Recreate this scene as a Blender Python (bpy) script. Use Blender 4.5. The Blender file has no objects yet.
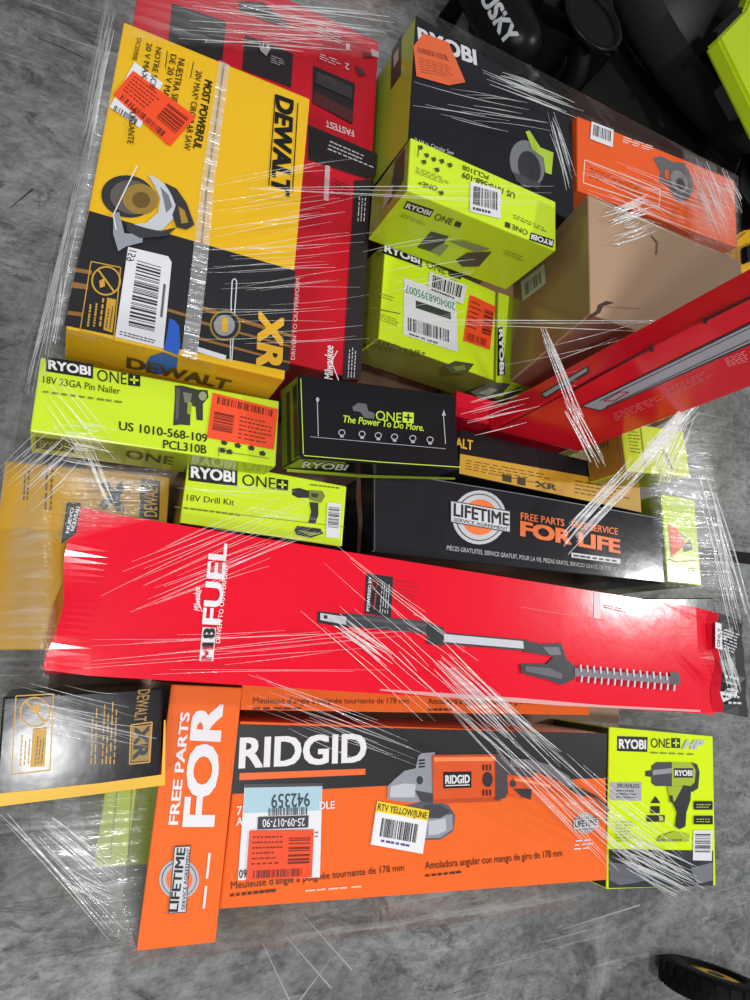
import bpy, bmesh, math, random
from mathutils import Vector, Matrix
from mathutils.bvhtree import BVHTree
random.seed(7)
C = bpy.context.scene.collection
sc = bpy.context.scene

# ------------------------------------------------------------------ camera
R = ((0.9008974967302945, 0.08406734735749423, 0.42581261312150354),
     (-0.012476197137562432, -0.975641705643173, 0.21901508330401592),
     (0.43385256123488924, -0.20262266239972934, -0.8779043295211452))
FPX, CAM = 670.6963979687687, Vector((0, 0, 1.75))
cam = bpy.data.objects.new('camera', bpy.data.cameras.new('camera'))
C.objects.link(cam)
cam.matrix_world = Matrix([[R[i][0], -R[i][1], -R[i][2], CAM[i]] for i in range(3)] + [[0, 0, 0, 1]])
cam.data.sensor_fit = 'HORIZONTAL'
cam.data.sensor_width = 36
cam.data.lens = FPX / 750 * 36
cam.data.clip_start = 0.02
sc.camera = cam

# ------------------------------------------------------------------ light
w = bpy.data.worlds.new('world')
sc.world = w
w.use_nodes = True
w.node_tree.nodes['Background'].inputs[0].default_value = (0.93, 0.97, 1, 1)
w.node_tree.nodes['Background'].inputs[1].default_value = 0.36
def lamp(name, loc, power, size, aim=(0.5, 0.2, 0.5)):
    l = bpy.data.lights.new(name, 'AREA')
    l.energy = power
    l.shape = 'DISK'
    l.size = size
    o = bpy.data.objects.new(name, l)
    C.objects.link(o)
    o.location = loc
    o.rotation_euler = (Vector(aim) - Vector(loc)).to_track_quat('-Z', 'Y').to_euler()
lamp('ceiling_lamp_over_pallet', (0.04, -0.55, 4.5), 72, 0.28)
lamp('ceiling_lamp_aisle', (5.2, 0.49, 4.5), 120, 0.26)
lamp('ceiling_lamp_behind', (-2.6, -2.4, 5.2), 80, 0.6)
sc.view_settings.view_transform = 'Standard'
sc.view_settings.look = 'None'
sc.view_settings.exposure = -0.13
sc.view_settings.gamma = 1.0
sc.view_settings.use_curve_mapping = False

# ------------------------------------------------------------------ materials
def lin(c):
    return tuple(((v / 255) / 12.92 if v <= 10.3 else ((v / 255 + .055) / 1.055) ** 2.4) for v in c) + (1,)
MC = {}
def mat(c, rough=.5, spec=.35, metal=0.0, name=None, bump=0.0):
    k = (c, rough, spec, metal, bump)
    if k in MC: return MC[k]
    m = bpy.data.materials.new(name or 'print_%02x%02x%02x' % c)
    m.use_nodes = True
    nt = m.node_tree
    b = nt.nodes['Principled BSDF']
    b.inputs['Base Color'].default_value = lin(c)
    b.inputs['Roughness'].default_value = rough
    b.inputs['Specular IOR Level'].default_value = spec
    b.inputs['Metallic'].default_value = metal
    # slight uneven gloss and tint of printed board
    tc = nt.nodes.new('ShaderNodeTexCoord')
    n = nt.nodes.new('ShaderNodeTexNoise')
    n.inputs['Scale'].default_value = 9
    n.inputs['Detail'].default_value = 4
    nt.links.new(tc.outputs['Object'], n.inputs['Vector'])
    mx = nt.nodes.new('ShaderNodeMix'); mx.data_type = 'RGBA'; mx.blend_type = 'MULTIPLY'
    mx.inputs[0].default_value = .12
    mx.inputs[6].default_value = lin(c)
    nt.links.new(n.outputs['Fac'], mx.inputs[7])
    nt.links.new(mx.outputs[2], b.inputs['Base Color'])
    if bump:
        bp = nt.nodes.new('ShaderNodeBump')
        bp.inputs['Strength'].default_value = bump
        bp.inputs['Distance'].default_value = .01
        nt.links.new(n.outputs['Fac'], bp.inputs['Height'])
        nt.links.new(bp.outputs[0], b.inputs['Normal'])
    MC[k] = m
    return m
def board(c):            # coated carton board
    return mat(c, .17, .24 if max(c) > 70 else .14, bump=.08)
LIME, BLACK, WHITE = (214, 240, 40), (24, 24, 27), (238, 238, 240)
RED, ORANGE, YELLOW = (238, 22, 48), (250, 112, 48), (232, 182, 34)
KRAFT, STICK = (176, 146, 118), (248, 82, 42)

def concrete():
    m = bpy.data.materials.new('scuffed_concrete'); m.use_nodes = True
    nt = m.node_tree; N = nt.nodes; L = nt.links
    b = N['Principled BSDF']
    tc = N.new('ShaderNodeTexCoord')
    def noise(scale, detail, rough=.6, dist=0, rot=0, sx=1, sy=1):
        mp = N.new('ShaderNodeMapping'); mp.inputs['Rotation'].default_value = (0, 0, rot); mp.inputs['Scale'].default_value = (sx, sy, 1)
        n = N.new('ShaderNodeTexNoise')
        n.inputs['Scale'].default_value = scale; n.inputs['Detail'].default_value = detail
        n.inputs['Roughness'].default_value = rough; n.inputs['Distortion'].default_value = dist
        L.new(tc.outputs['Object'], mp.inputs[0]); L.new(mp.outputs[0], n.inputs['Vector'])
        return n
    def ramp(src, stops):
        r = N.new('ShaderNodeValToRGB')
        while len(r.color_ramp.elements) < len(stops): r.color_ramp.elements.new(.5)
        for e, (p, c) in zip(r.color_ramp.elements, stops): e.position = p; e.color = c
        L.new(src.outputs['Fac'], r.inputs[0]); return r
    def mix(a, bb, mode, f):
        x = N.new('ShaderNodeMix'); x.data_type = 'RGBA'; x.blend_type = mode
        L.new(a, x.inputs[6]); L.new(bb, x.inputs[7])
        if isinstance(f, float): x.inputs[0].default_value = f
        else: L.new(f, x.inputs[0])
        return x.outputs[2]
    g = lambda v: lin((min(255, v * 1.06), min(255, v * 1.06 + 1), min(255, v * 1.06)))
    big = ramp(noise(1.3, 6, .58, .6), [(.32, g(112)), (.50, g(140)), (.68, g(166))])
    smear = ramp(noise(3.6, 12, .76, .9, .8, 1, 1.7), [(.38, g(84)), (.50, g(190)), (.60, g(255))])
    fine = ramp(noise(34, 10, .78, .3, .4, 1, 1.6), [(.34, g(96)), (.56, g(232))])
    col = mix(big.outputs[0], smear.outputs[0], 'MULTIPLY', .62)
    col = mix(col, fine.outputs[0], 'MULTIPLY', .62)
    pale = ramp(noise(2.6, 12, .74, 1.0, -.6, 1, 1.6), [(.52, (0, 0, 0, 1)), (.68, (1, 1, 1, 1))])
    lt = N.new('ShaderNodeRGB'); lt.outputs[0].default_value = g(186)
    sm = N.new('ShaderNodeMath'); sm.operation = 'MULTIPLY'; sm.inputs[1].default_value = .42
    L.new(pale.outputs[0], sm.inputs[0]); col = mix(col, lt.outputs[0], 'MIX', sm.outputs[0])
    scuff = ramp(noise(5.0, 14, .78, 1.6, .9, .8, 1.7), [(.54, (0, 0, 0, 1)), (.62, (1, 1, 1, 1))])
    dark = N.new('ShaderNodeRGB'); dark.outputs[0].default_value = g(58)
    sm = N.new('ShaderNodeMath'); sm.operation = 'MULTIPLY'; sm.inputs[1].default_value = .72
    L.new(scuff.outputs[0], sm.inputs[0]); col = mix(col, dark.outputs[0], 'MIX', sm.outputs[0])
    for rot, sy, v, amt in ((.75, 46, 190, .30), (-.5, 60, 60, .35), (1.5, 66, 186, .28)):
        q_ = ramp(noise(1.5, 4, .55, .12, rot, .8, sy), [(.645, (0, 0, 0, 1)), (.68, (1, 1, 1, 1))])
        q = N.new('ShaderNodeMath'); q.operation = 'MULTIPLY'; q.inputs[1].default_value = amt
        L.new(q_.outputs[0], q.inputs[0])
        cc = N.new('ShaderNodeRGB'); cc.outputs[0].default_value = g(v)
        col = mix(col, cc.outputs[0], 'MIX', q.outputs[0])
    L.new(col, b.inputs['Base Color'])
    b.inputs['Roughness'].default_value = .62
    b.inputs['Specular IOR Level'].default_value = .3
    bp = N.new('ShaderNodeBump'); bp.inputs['Strength'].default_value = .25; bp.inputs['Distance'].default_value = .004
    L.new(fine.outputs[0], bp.inputs['Height']); L.new(bp.outputs[0], b.inputs['Normal'])
    return m

def film_material(name, base, streak, gloss, fade=False):
    m = bpy.data.materials.new(name); m.use_nodes = True
    nt = m.node_tree; N = nt.nodes; L = nt.links
    for n in list(N): N.remove(n)
    out = N.new('ShaderNodeOutputMaterial')
    tr = N.new('ShaderNodeBsdfTransparent')
    gl = N.new('ShaderNodeBsdfGlossy'); gl.inputs['Roughness'].default_value = .16
    gl.inputs['Color'].default_value = (.95, .95, .95, 1)
    df = N.new('ShaderNodeBsdfDiffuse'); df.inputs['Color'].default_value = (.86, .87, .87, 1)
    tc = N.new('ShaderNodeTexCoord')
    fac = None; hs = None
    for rot, sy in (((.2, .1, .9), 38), ((.0, .3, -.6), 30), ((.3, .0, .2), 48)):
        mp = N.new('ShaderNodeMapping'); mp.inputs['Rotation'].default_value = rot; mp.inputs['Scale'].default_value = (1.2, sy, 3)
        n = N.new('ShaderNodeTexNoise'); n.inputs['Scale'].default_value = 2.4; n.inputs['Detail'].default_value = 5; n.inputs['Distortion'].default_value = .3
        L.new(tc.outputs['Object'], mp.inputs[0]); L.new(mp.outputs[0], n.inputs['Vector'])
        r = N.new('ShaderNodeMapRange'); r.inputs[1].default_value = .56; r.inputs[2].default_value = .78; r.inputs[4].default_value = streak  # white streaks paint the film's whitening and its highlights together
        L.new(n.outputs['Fac'], r.inputs[0])
        if fac is None: fac = r.outputs[0]; hs = n.outputs['Fac']
        else:
            a = N.new('ShaderNodeMath'); a.operation = 'MAXIMUM'
            L.new(fac, a.inputs[0]); L.new(r.outputs[0], a.inputs[1]); fac = a.outputs[0]
    ad = N.new('ShaderNodeMath'); ad.operation = 'ADD'; ad.inputs[1].default_value = base; ad.use_clamp = True
    L.new(fac, ad.inputs[0])
    bp = N.new('ShaderNodeBump'); bp.inputs['Strength'].default_value = .5; bp.inputs['Distance'].default_value = .02
    L.new(hs, bp.inputs['Height']); L.new(bp.outputs[0], gl.inputs['Normal'])
    m1 = N.new('ShaderNodeMixShader'); m1.inputs[0].default_value = gloss
    if fade:
        at_ = N.new('ShaderNodeAttribute'); at_.attribute_name = 'thickness'
        q1 = N.new('ShaderNodeMath'); q1.operation = 'MULTIPLY'; L.new(at_.outputs['Fac'], q1.inputs[0]); L.new(ad.outputs[0], q1.inputs[1]); ad = q1
        q2 = N.new('ShaderNodeMath'); q2.operation = 'MULTIPLY'; L.new(at_.outputs['Fac'], q2.inputs[0]); q2.inputs[1].default_value = gloss; L.new(q2.outputs[0], m1.inputs[0])
    L.new(tr.outputs[0], m1.inputs[1]); L.new(gl.outputs[0], m1.inputs[2])
    m2 = N.new('ShaderNodeMixShader')
    L.new(ad.outputs[0], m2.inputs[0]); L.new(m1.outputs[0], m2.inputs[1]); L.new(df.outputs[0], m2.inputs[2])
    L.new(m2.outputs[0], out.inputs[0])
    return m
FILM = film_material('stretch_film', .02, .16, .05, True)
FILM_HAZE = film_material('stretch_film_layered', .08, .30, .09, True)
FILM_GATHER = film_material('stretch_film_gathered', .17, .38, .12, True)
STRAND = film_material('stretch_film_wrinkle', .42, .35, .25)  # diffuse white also stands in for the wrinkles' highlights
TAPE = film_material('clear_tape', .22, .3, .12)

# ------------------------------------------------------------------ helpers
def ray(x, y):
    v = ((x - 375) / FPX, (y - 500) / FPX, 1)
    return Vector(tuple(sum(R[i][j] * v[j] for j in range(3)) for i in range(3)))
def at(x, y, z):                       # photo pixel to a point at height z
    d = ray(x, y)
    return CAM + d * ((z - CAM.z) / d.z)
def link(name, me, parent=None):
    o = bpy.data.objects.new(name, me); C.objects.link(o)
    if parent: o.parent = parent
    return o
def tag(o, label=None, cat=None, group=None, kind=None):
    for k, v in (('label', label), ('category', cat), ('group', group), ('kind', kind)):
        if v: o[k] = v
    return o
def mesh_from_bm(name, bm, mats, smooth=False):
    me = bpy.data.meshes.new(name); bm.to_mesh(me); bm.free()
    for m in mats: me.materials.append(m)
    if smooth:
        for p in me.polygons: p.use_smooth = True
    return me

TXT = {}
def text_mesh(s, bold, shear=0.0):
    k = (s, bold, shear)
    if k in TXT: return TXT[k]
    cu = bpy.data.curves.new('t', 'FONT'); cu.body = s; cu.resolution_u = 3; cu.shear = shear
    ob = bpy.data.objects.new('t', cu); C.objects.link(ob)
    dg = bpy.context.evaluated_depsgraph_get()
    me = bpy.data.meshes.new_from_object(ob.evaluated_get(dg))
    vs = [v.co.copy() for v in me.vertices]; fs = [tuple(p.vertices) for p in me.polygons]
    bpy.data.objects.remove(ob); bpy.data.curves.remove(cu); bpy.data.meshes.remove(me)
    x0 = min(v.x for v in vs); x1 = max(v.x for v in vs)
    if bold > .004:                    # heavier strokes: the same letters laid over each other a little apart
        base, n, f0 = vs, len(vs), fs
        vs, fs = [], []
        for j, (dx, dy) in enumerate(((-1, -.7), (1, -.7), (1, .7), (-1, .7), (0, 0)) if bold > .03 else ((-1, 0), (1, 0), (0, .8))):
            vs += [Vector((v.x + dx * bold * .8, v.y + dy * bold * .8, j * .00005)) for v in base]
            fs += [tuple(i + j * n for i in f) for f in f0]
    TXT[k] = ([((v.x - x0) / (x1 - x0), v.y / .692, v.z) for v in vs], fs)
    return TXT[k]

class Face:
    """A flat side of a box; turns photo pixels into points on that side."""
    def __init__(s, M, co, no):
        s.co, s.no = Vector(co), Vector(no); s.Mi = M.inverted()
        s.o = s.Mi @ CAM
    def p(s, x, y):
        d = s.Mi.to_3x3() @ ray(x, y)
        return s.o + d * ((s.co - s.o).dot(s.no) / d.dot(s.no))

class Part:
    """Printed or stuck-on layers gathered into one mesh that is a part of its box."""
    def __init__(s, box, name, face='t', label=None, base=0, on=None):
        s.on, s.obj = on, None
        s.box, s.name, s.face, s.label = box, name, box.face[face], label
        s.v, s.f, s.m, s.mats, s.layer, s.marks, s.sizes = [], [], [], [], base, [], {}
        box.parts.append(s)
    def mi(s, m):
        if not isinstance(m, bpy.types.Material): m = mat(m, .42, .35)
        if m not in s.mats: s.mats.append(m)
        return s.mats.index(m)
    def off(s): return s.face.no * (.0007 + .0003 * s.layer)
    def poly(s, c, pts, bump=True):
        b = len(s.v); o = s.off()
        if bump: s.marks.append(len(s.f))
        q = [s.face.p(*p) + o for p in pts]
        # keep the winding facing outwards
        nrm = sum(((q[i] - q[0]).cross(q[(i + 1) % len(q)] - q[0]) for i in range(1, len(q) - 1)), Vector())
        if nrm.dot(s.face.no) < 0: q.reverse()
        s.v += q; s.f.append(tuple(range(b, b + len(q)))); s.m.append(s.mi(c))
        if bump: s.layer += 1
        return s
    def ell(s, c, x, y, rx, ry, ang=0, n=28):
        a = math.radians(ang); ca, sa = math.cos(a), math.sin(a)
        return s.poly(c, [(x + rx * math.cos(t) * ca - ry * math.sin(t) * sa, y + rx * math.cos(t) * sa + ry * math.sin(t) * ca)
                          for t in (2 * math.pi * i / n for i in range(n))])
    def line(s, c, pts, wd):
        s.marks.append(len(s.f))
        for (x0, y0), (x1, y1) in zip(pts, pts[1:]):
            d = math.hypot(x1 - x0, y1 - y0) or 1; nx, ny = -(y1 - y0) / d * wd / 2, (x1 - x0) / d * wd / 2
            s.poly(c, [(x0 + nx, y0 + ny), (x1 + nx, y1 + ny), (x1 - nx, y1 - ny), (x0 - nx, y0 - ny)], False)
        s.layer += 1
        return s
    def ring(s, c, x, y, rx, ry, wd, n=28):
        return s.line(c, [(x + rx * math.cos(6.28319 * i / n), y + ry * math.sin(6.28319 * i / n)) for i in range(n + 1)], wd)
    def text(s, c, t, p0, p1, p2, bold=.02, shear=0.0):
        """t with its baseline from pixel p0 to p1; p2 is the cap height above p0."""
        a, b, u = s.face.p(*p0), s.face.p(*p1), s.face.p(*p2)
        s.marks.append(len(s.f)); s.sizes[len(s.f)] = (u - a).length
        vs, fs = text_mesh(t, bold, shear)
        k = len(s.v); o = s.off()
        s.v += [a + (b - a) * x + (u - a) * y + o + s.face.no * z for x, y, z in vs]
        flip = (b - a).cross(u - a).dot(s.face.no) < 0
        for f in fs:
            g = tuple(k + i for i in f)
            s.f.append(g[::-1] if flip else g); s.m.append(s.mi(c))
        s.layer += 1
        return s
    def quadmap(s, q):
        (a, b, c, d) = q      # top-left, top-right, bottom-right, bottom-left
        def f(u, v):
            return tuple((1 - v) * ((1 - u) * a[i] + u * b[i]) + v * ((1 - u) * d[i] + u * c[i]) for i in (0, 1))
        return f
    def rows(s, c, q, n, fill=.5, words=(5, 9)):
        """n rows of small illegible print inside a quad"""
        s.marks.append(len(s.f)); f = s.quadmap(q); rnd = random.Random(int(q[0][0] * 31 + q[0][1] * 7 + n))
        for i in range(n):
            v0 = (i + .5 - fill / 2) / n; v1 = (i + .5 + fill / 2) / n
            k = rnd.randint(*words); u = 0.0
            end = rnd.uniform(.72, 1)
            for j in range(k):
                wv = end / k * rnd.uniform(.6, .9)
                s.poly(c, [f(u, v0), f(min(u + wv, 1), v0), f(min(u + wv, 1), v1), f(u, v1)], False)
                u += end / k
        s.layer += 1
        return s
    def bars(s, c, q, n, along=0):
        """bar code inside a quad; along=0 bars stand upright in the quad, 1 they lie"""
        s.marks.append(len(s.f)); f = s.quadmap(q); rnd = random.Random(int(q[0][0] * 17 + q[0][1] * 3 + n)); t = 0.0
        ws = [rnd.choice((1, 1, 2, 3)) for _ in range(2 * n)]; tot = sum(ws)
        for i, wv in enumerate(ws):
            a, b = t / tot, (t + wv) / tot; t += wv
            if i % 2: continue
            s.poly(c, [f(a, 0), f(b, 0), f(b, 1), f(a, 1)] if not along else [f(0, a), f(1, a), f(1, b), f(0, b)], False)
        s.layer += 1
        return s
    def build(s):
        """one mesh per printed piece: layers that touch or nearly touch stay together"""
        marks = sorted(set(s.marks + [0])); n = len(s.f)
        grp = [(i, j) for i, j in zip(marks, marks[1:] + [n]) if j > i]
        bb = []
        for i, j in grp:
            vs = [s.v[k] for f in s.f[i:j] for k in f]
            sz = s.sizes.get(i)
            bb.append(([min(v[a] for v in vs) for a in range(3)], [max(v[a] for v in vs) for a in range(3)], sz))
        par = list(range(len(grp)))
        def root(i):
            while par[i] != i: i = par[i]
            return i
        for i in range(len(grp)):
            for j in range(i):
                (a0, a1, sa), (b0, b1, sb) = bb[i], bb[j]
                gap = math.sqrt(sum(max(0, a0[k] - b1[k], b0[k] - a1[k]) ** 2 for k in range(3)))
                size = max(sa or math.dist(a0, a1), sb or math.dist(b0, b1))
                if gap < .40 * size: par[root(i)] = root(j)
        for r in sorted({root(i) for i in range(len(grp))}):
            fs = [k for i, (a, b) in enumerate(grp) if root(i) == r for k in range(a, b)]
            idx = {}; vv = []
            for k in fs:
                for q in s.f[k]:
                    if q not in idx: idx[q] = len(vv); vv.append(s.v[q])
            me = bpy.data.meshes.new(s.name)
            me.from_pydata(vv, [], [tuple(idx[q] for q in s.f[k]) for k in fs])
            for m in s.mats: me.materials.append(m)
            for p, k in zip(me.polygons, fs): p.material_index = s.m[k]
            o = link(s.name, me, s.on.obj if s.on and s.on.obj else s.box.o)
            s.obj = s.obj or o
            if s.label: o['label'] = s.label

ALLPTS = []
def rez(P, z):            # the same view of a box whose top lies at another height
    k = (CAM.z - z) / (CAM.z - P[0])
    return (z, P[1] * k, P[2] * k, P[3], P[4] * k, P[5] * k) + tuple(P[6:])
class Box:
    def __init__(s, name, label, P, h, top, side=None, front=None, left=None, dw=0, dd=0, dx=0, dy=0, dz=0, cat='box', group=None, wrap=True, crush=0.0, bevel=.0022):
        z, cx, cy, yaw, w, d, _, rx, ry = P
        w += dw; d += dd; z += dz; cx += dx; cy += dy
        rv = Vector((rx, ry, 0))
        Rt = Matrix.Rotation(rv.length, 4, rv) if rv.length > 1e-9 else Matrix.Identity(4)
        s.M = Matrix.Translation((cx, cy, z)) @ Rt @ Matrix.Rotation(yaw, 4, 'Z') @ Matrix.Translation((0, 0, -h))
        s.w, s.d, s.h, s.parts, s.crush = w, d, h, [], crush
        s.face = {'t': Face(s.M, (0, 0, h), (0, 0, 1)), 'n': Face(s.M, (0, -d / 2, 0), (0, -1, 0)), 'l': Face(s.M, (-w / 2, 0, 0), (-1, 0, 0))}
        side = side or top
        cols = [top, front or side, left or side, side]
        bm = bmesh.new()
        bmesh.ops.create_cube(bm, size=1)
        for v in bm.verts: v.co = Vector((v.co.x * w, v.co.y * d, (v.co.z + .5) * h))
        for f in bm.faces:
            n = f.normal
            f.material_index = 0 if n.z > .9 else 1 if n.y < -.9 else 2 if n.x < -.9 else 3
        if crush:
            bmesh.ops.subdivide_edges(bm, edges=bm.edges[:], cuts=24, use_grid_fill=True)
            rnd = random.Random(3)
            for v in bm.verts:
                e = max(0, (abs(v.co.x) - (w / 2 - .055)) / .055)      # towards the two ends
                k = crush * e * e
                v.co.z -= k * (.5 + .5 * math.sin(v.co.y * 55 + v.co.x * 20)) * (1 if v.co.z > h / 2 else -.6)
                v.co.y += k * .6 * math.sin(v.co.z * 50 + 1.3 + v.co.x * 30)
                v.co.x += k * .7 * math.sin(v.co.y * 48 + v.co.z * 30) - math.copysign(k * .15, v.co.x)
        else:
            bmesh.ops.bevel(bm, geom=bm.edges[:] + bm.verts[:], offset=bevel, segments=2, profile=.6, affect='EDGES', clamp_overlap=True)
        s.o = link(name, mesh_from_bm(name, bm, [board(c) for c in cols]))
        s.o.matrix_world = s.M
        tag(s.o, label, cat, group)
        if wrap:
            for x in (-.5, .5):
                for y in (-.5, .5):
                    for zz in (0, h): ALLPTS.append(s.M @ Vector((x * w, y * d, zz)))
    def part(s, name, face='t', label=None, base=0, on=None): return Part(s, name, face, label, base, on)
    def done(s):
        for p in s.parts: p.build()
        return s

# ------------------------------------------------------------------ floor and pallet
bm = bmesh.new()
bmesh.ops.create_grid(bm, x_segments=1, y_segments=1, size=9)
fl = link('floor', mesh_from_bm('floor', bm, [concrete()])); tag(fl, kind='structure'); fl.location = (2, 1, 0)

bm = bmesh.new()
bmesh.ops.create_cube(bm, size=1)
for v in bm.verts: v.co = Vector((2 + v.co.x * 18, 10.1 + v.co.y * .2, 2.75 + v.co.z * 5.5))
tag(link('wall_back', mesh_from_bm('wall_back', bm, [mat((150, 152, 152), .8, .2)])), kind='structure')
sm_ = [[(263, 944), (291, 1004)], [(284, 934), (331, 988)], [(304, 916), (352, 970)], [(38, 38), (66, 49)], [(66, 49), (84, 58)], [(10, 208), (33, 189)], [(330, 960), (300, 1000)], [(560, 930), (640, 905)]]
bm = bmesh.new()
def at0(x, y, z):
    d = tuple(sum(R[i][j] * ((x - 375) / FPX, (y - 500) / FPX, 1)[j] for j in range(3)) for i in range(3))
    return CAM + Vector(d) * ((z - CAM.z) / d[2])
for k, (p, q) in enumerate(sm_):
    a, b_ = at0(*p, .0006), at0(*q, .0006); n_ = (b_ - a).cross(Vector((0, 0, 1))).normalized() * .0022
    f = bm.faces.new([bm.verts.new(v) for v in (a - n_ * .3, b_ - n_, b_ + n_, a + n_ * .3)]); f.material_index = 1 if k in (3, 4, 5) else 0
bmesh.ops.recalc_face_normals(bm, faces=bm.faces[:])
sm_o = link('scratch_mark', mesh_from_bm('scratch_mark', bm, [mat((176, 178, 178), .7, .2), mat((52, 52, 50), .7, .2)]), fl)
sm_o.matrix_parent_inverse = Matrix.Translation((-2, -1, 0))

def boxmesh(bm, x0, x1, y0, y1, z0, z1, mi=0, bev=0.0):
    g = bmesh.ops.create_cube(bm, size=1)
    for v in g['verts']: v.co = Vector(((x0 + x1) / 2 + v.co.x * (x1 - x0), (y0 + y1) / 2 + v.co.y * (y1 - y0), (z0 + z1) / 2 + v.co.z * (z1 - z0)))
    fs = {f for v in g['verts'] for f in v.link_faces}
    for f in fs: f.material_index = mi
    if bev: bmesh.ops.bevel(bm, geom=list({e for f in fs for e in f.edges}), offset=bev, segments=2, affect='EDGES')

wood = mat((150, 118, 82), .75, .2, bump=.4, name='pallet_wood')
pal = link('pallet', None); tag(pal, 'wooden pallet under the whole stack of wrapped boxes', 'pallet')
pal.location = (.56, .33, 0); pal.rotation_euler = (0, 0, -.07)
for i in range(6):
    bm = bmesh.new(); y = -.62 + i * .232; boxmesh(bm, -.52, .52, y, y + .12, .12, .14, bev=.002)
    link('deck_board', mesh_from_bm('deck_board', bm, [wood]), pal)
for x in (-.5, -.05, .4):
    bm = bmesh.new(); boxmesh(bm, x, x + .1, -.62, .66, .02, .12, bev=.003)
    link('stringer', mesh_from_bm('stringer', bm, [wood]), pal)
for i in range(3):
    bm = bmesh.new(); y = -.62 + i * .58; boxmesh(bm, -.52, .52, y, y + .12, 0, .02, bev=.002)
    link('bottom_board', mesh_from_bm('bottom_board', bm, [wood]), pal)

# lower tier of cartons that carries the visible ones
LT = 'plain brown cartons in the bottom tier'
def carton(P, h, label, c=KRAFT, **k):
    b = Box('cardboard_carton', label, P, h, c, group=LT, **k)
    p = b.part('packing_tape'); hw, hd = b.w / 2, b.d / 2
    p.v = [Vector(q) + p.off() for q in ((-hw, -.024, b.h), (hw, -.024, b.h), (hw, .024, b.h), (-hw, .024, b.h))]
    p.f = [(0, 1, 2, 3)]; p.m = [p.mi(mat((190, 165, 125), .25, .5))]
    return b.done()
LB = 'plain brown carton in the bottom tier of the pallet stack'
def tier(x0, x1, y0, y1):
    lx, ly, ca, sa = (x0 + x1) / 2, (y0 + y1) / 2, math.cos(-.08), math.sin(-.08)
    carton((.60, .56 + lx * ca - ly * sa, .33 + lx * sa + ly * ca, -.08, x1 - x0, y1 - y0, 0, 0, 0), .46, LB)
for q in ((-.005, .62, -.66, -.40), (-.52, -.03, -.485, -.16), (-.005, .60, -.39, -.10), (-.52, -.02, -.15, .22), (0, .56, -.09, .26), (-.50, -.01, .23, .66), (0, .56, .27, .66)):
    tier(*q)
carton((.728, .64, .90, -.09, .32, .22, 0, 0, 0), .128, 'low brown carton under the black saw box at the back')
carton((.725, .56, .56, -.085, .17, .13, 0, 0, 0), .125, 'low brown carton under the tilted lime box')
carton((.855, .60, .715, -.085, .17, .07, 0, 0, 0), .26, 'slim brown carton under the highest lime nailer box')

# ------------------------------------------------------------------ shared printing
def block_logo(p, q, blk=BLACK, wht=WHITE, bold=.045):
    """white capitals on a dark block given by four pixels (tl, tr, br, bl)"""
    f = p.quadmap(q)
    p.poly(blk, q)
    p.text(wht, 'RYOBI', f(.06, .80), f(.94, .80), f(.06, .20), bold)
def one_plus(p, p0, p1, p2, plus, c=BLACK, g=LIME, bold=.0):
    p.text(c, 'ONE', p0, p1, p2, bold)
    p.poly(c, plus); f = p.quadmap(plus)
    p.poly(g, [f(.42, .14), f(.58, .14), f(.58, .86), f(.42, .86)], False)
    p.poly(g, [f(.14, .42), f(.86, .42), f(.86, .58), f(.14, .58)])
def price_sticker(b, q, face='t', name='price_sticker', lay=0, bar=0, label='orange price sticker'):
    p = b.part(name, face, label, 4 + lay); f = p.quadmap(q)
    p.poly(mat(STICK, .5, .3), q)
    d = (120, 40, 25)
    r = b.part('small_print', face, None, 5 + lay, p); p = b.part('barcode', face, None, 5 + lay, p)
    if bar == 0:
        p.bars(d, [f(.08, .06), f(.95, .06), f(.95, .22), f(.08, .22)], 26)
        p.bars(d, [f(.06, .40), f(.36, .40), f(.36, .85), f(.06, .85)], 9, 1)
        r.rows(d, [f(.45, .34), f(.96, .34), f(.96, .92), f(.45, .92)], 6, .3)
    else:
        p.bars(d, [f(.10, .80), f(.85, .80), f(.85, .96), f(.10, .96)], 24)
        p.bars(d, [f(.62, .16), f(.95, .16), f(.95, .72), f(.62, .72)], 8, 1)
        r.rows(d, [f(.06, .08), f(.55, .08), f(.55, .72), f(.06, .72)], 6, .3)
    return p
def barcode_sticker(b, q, n=26, along=0, face='t', c=(228, 228, 230), rows=2, lay=0, name='barcode_sticker'):
    p = b.part(name, face, 'white barcode sticker', 4 + lay); f = p.quadmap(q)
    p.poly(mat(c, .5, .3), q)
    p = b.part('barcode', face, None, 5 + lay, p)
    p.bars((40, 40, 45), [f(.1, .12), f(.9, .12), f(.9, .74), f(.1, .74)], n, along)
    if rows: p.rows((70, 70, 75), [f(.1, .79), f(.9, .79), f(.9, .96), f(.1, .96)], rows, .5)
    return p
def badge(b, x, y, r, plate, t0, t1, t2, s0=None, s1=None, s2=None, fill=ORANGE, rim=(200, 202, 206)):
    p = b.part('service_badge', 't', 'round silver and orange service badge', 1)
    p.ell(rim, x, y, r, r); p.ell((60, 60, 64), x, y, r * .88, r * .88); p.ell(rim, x, y, r * .84, r * .84); p.ell(fill, x, y, r * .66, r * .66)
    p.poly((66, 66, 70), plate)
    f = p.quadmap(plate); p.poly((214, 216, 220), [f(.015, .05), f(.985, .05), f(.985, .95), f(.015, .95)])
    p.text(BLACK, 'LIFETIME', t0, t1, t2, .035)
    if s0: p.text((50, 50, 54), 'SERVICE AGREEMENT', s0, s1, s2, .01)
    return p
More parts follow.
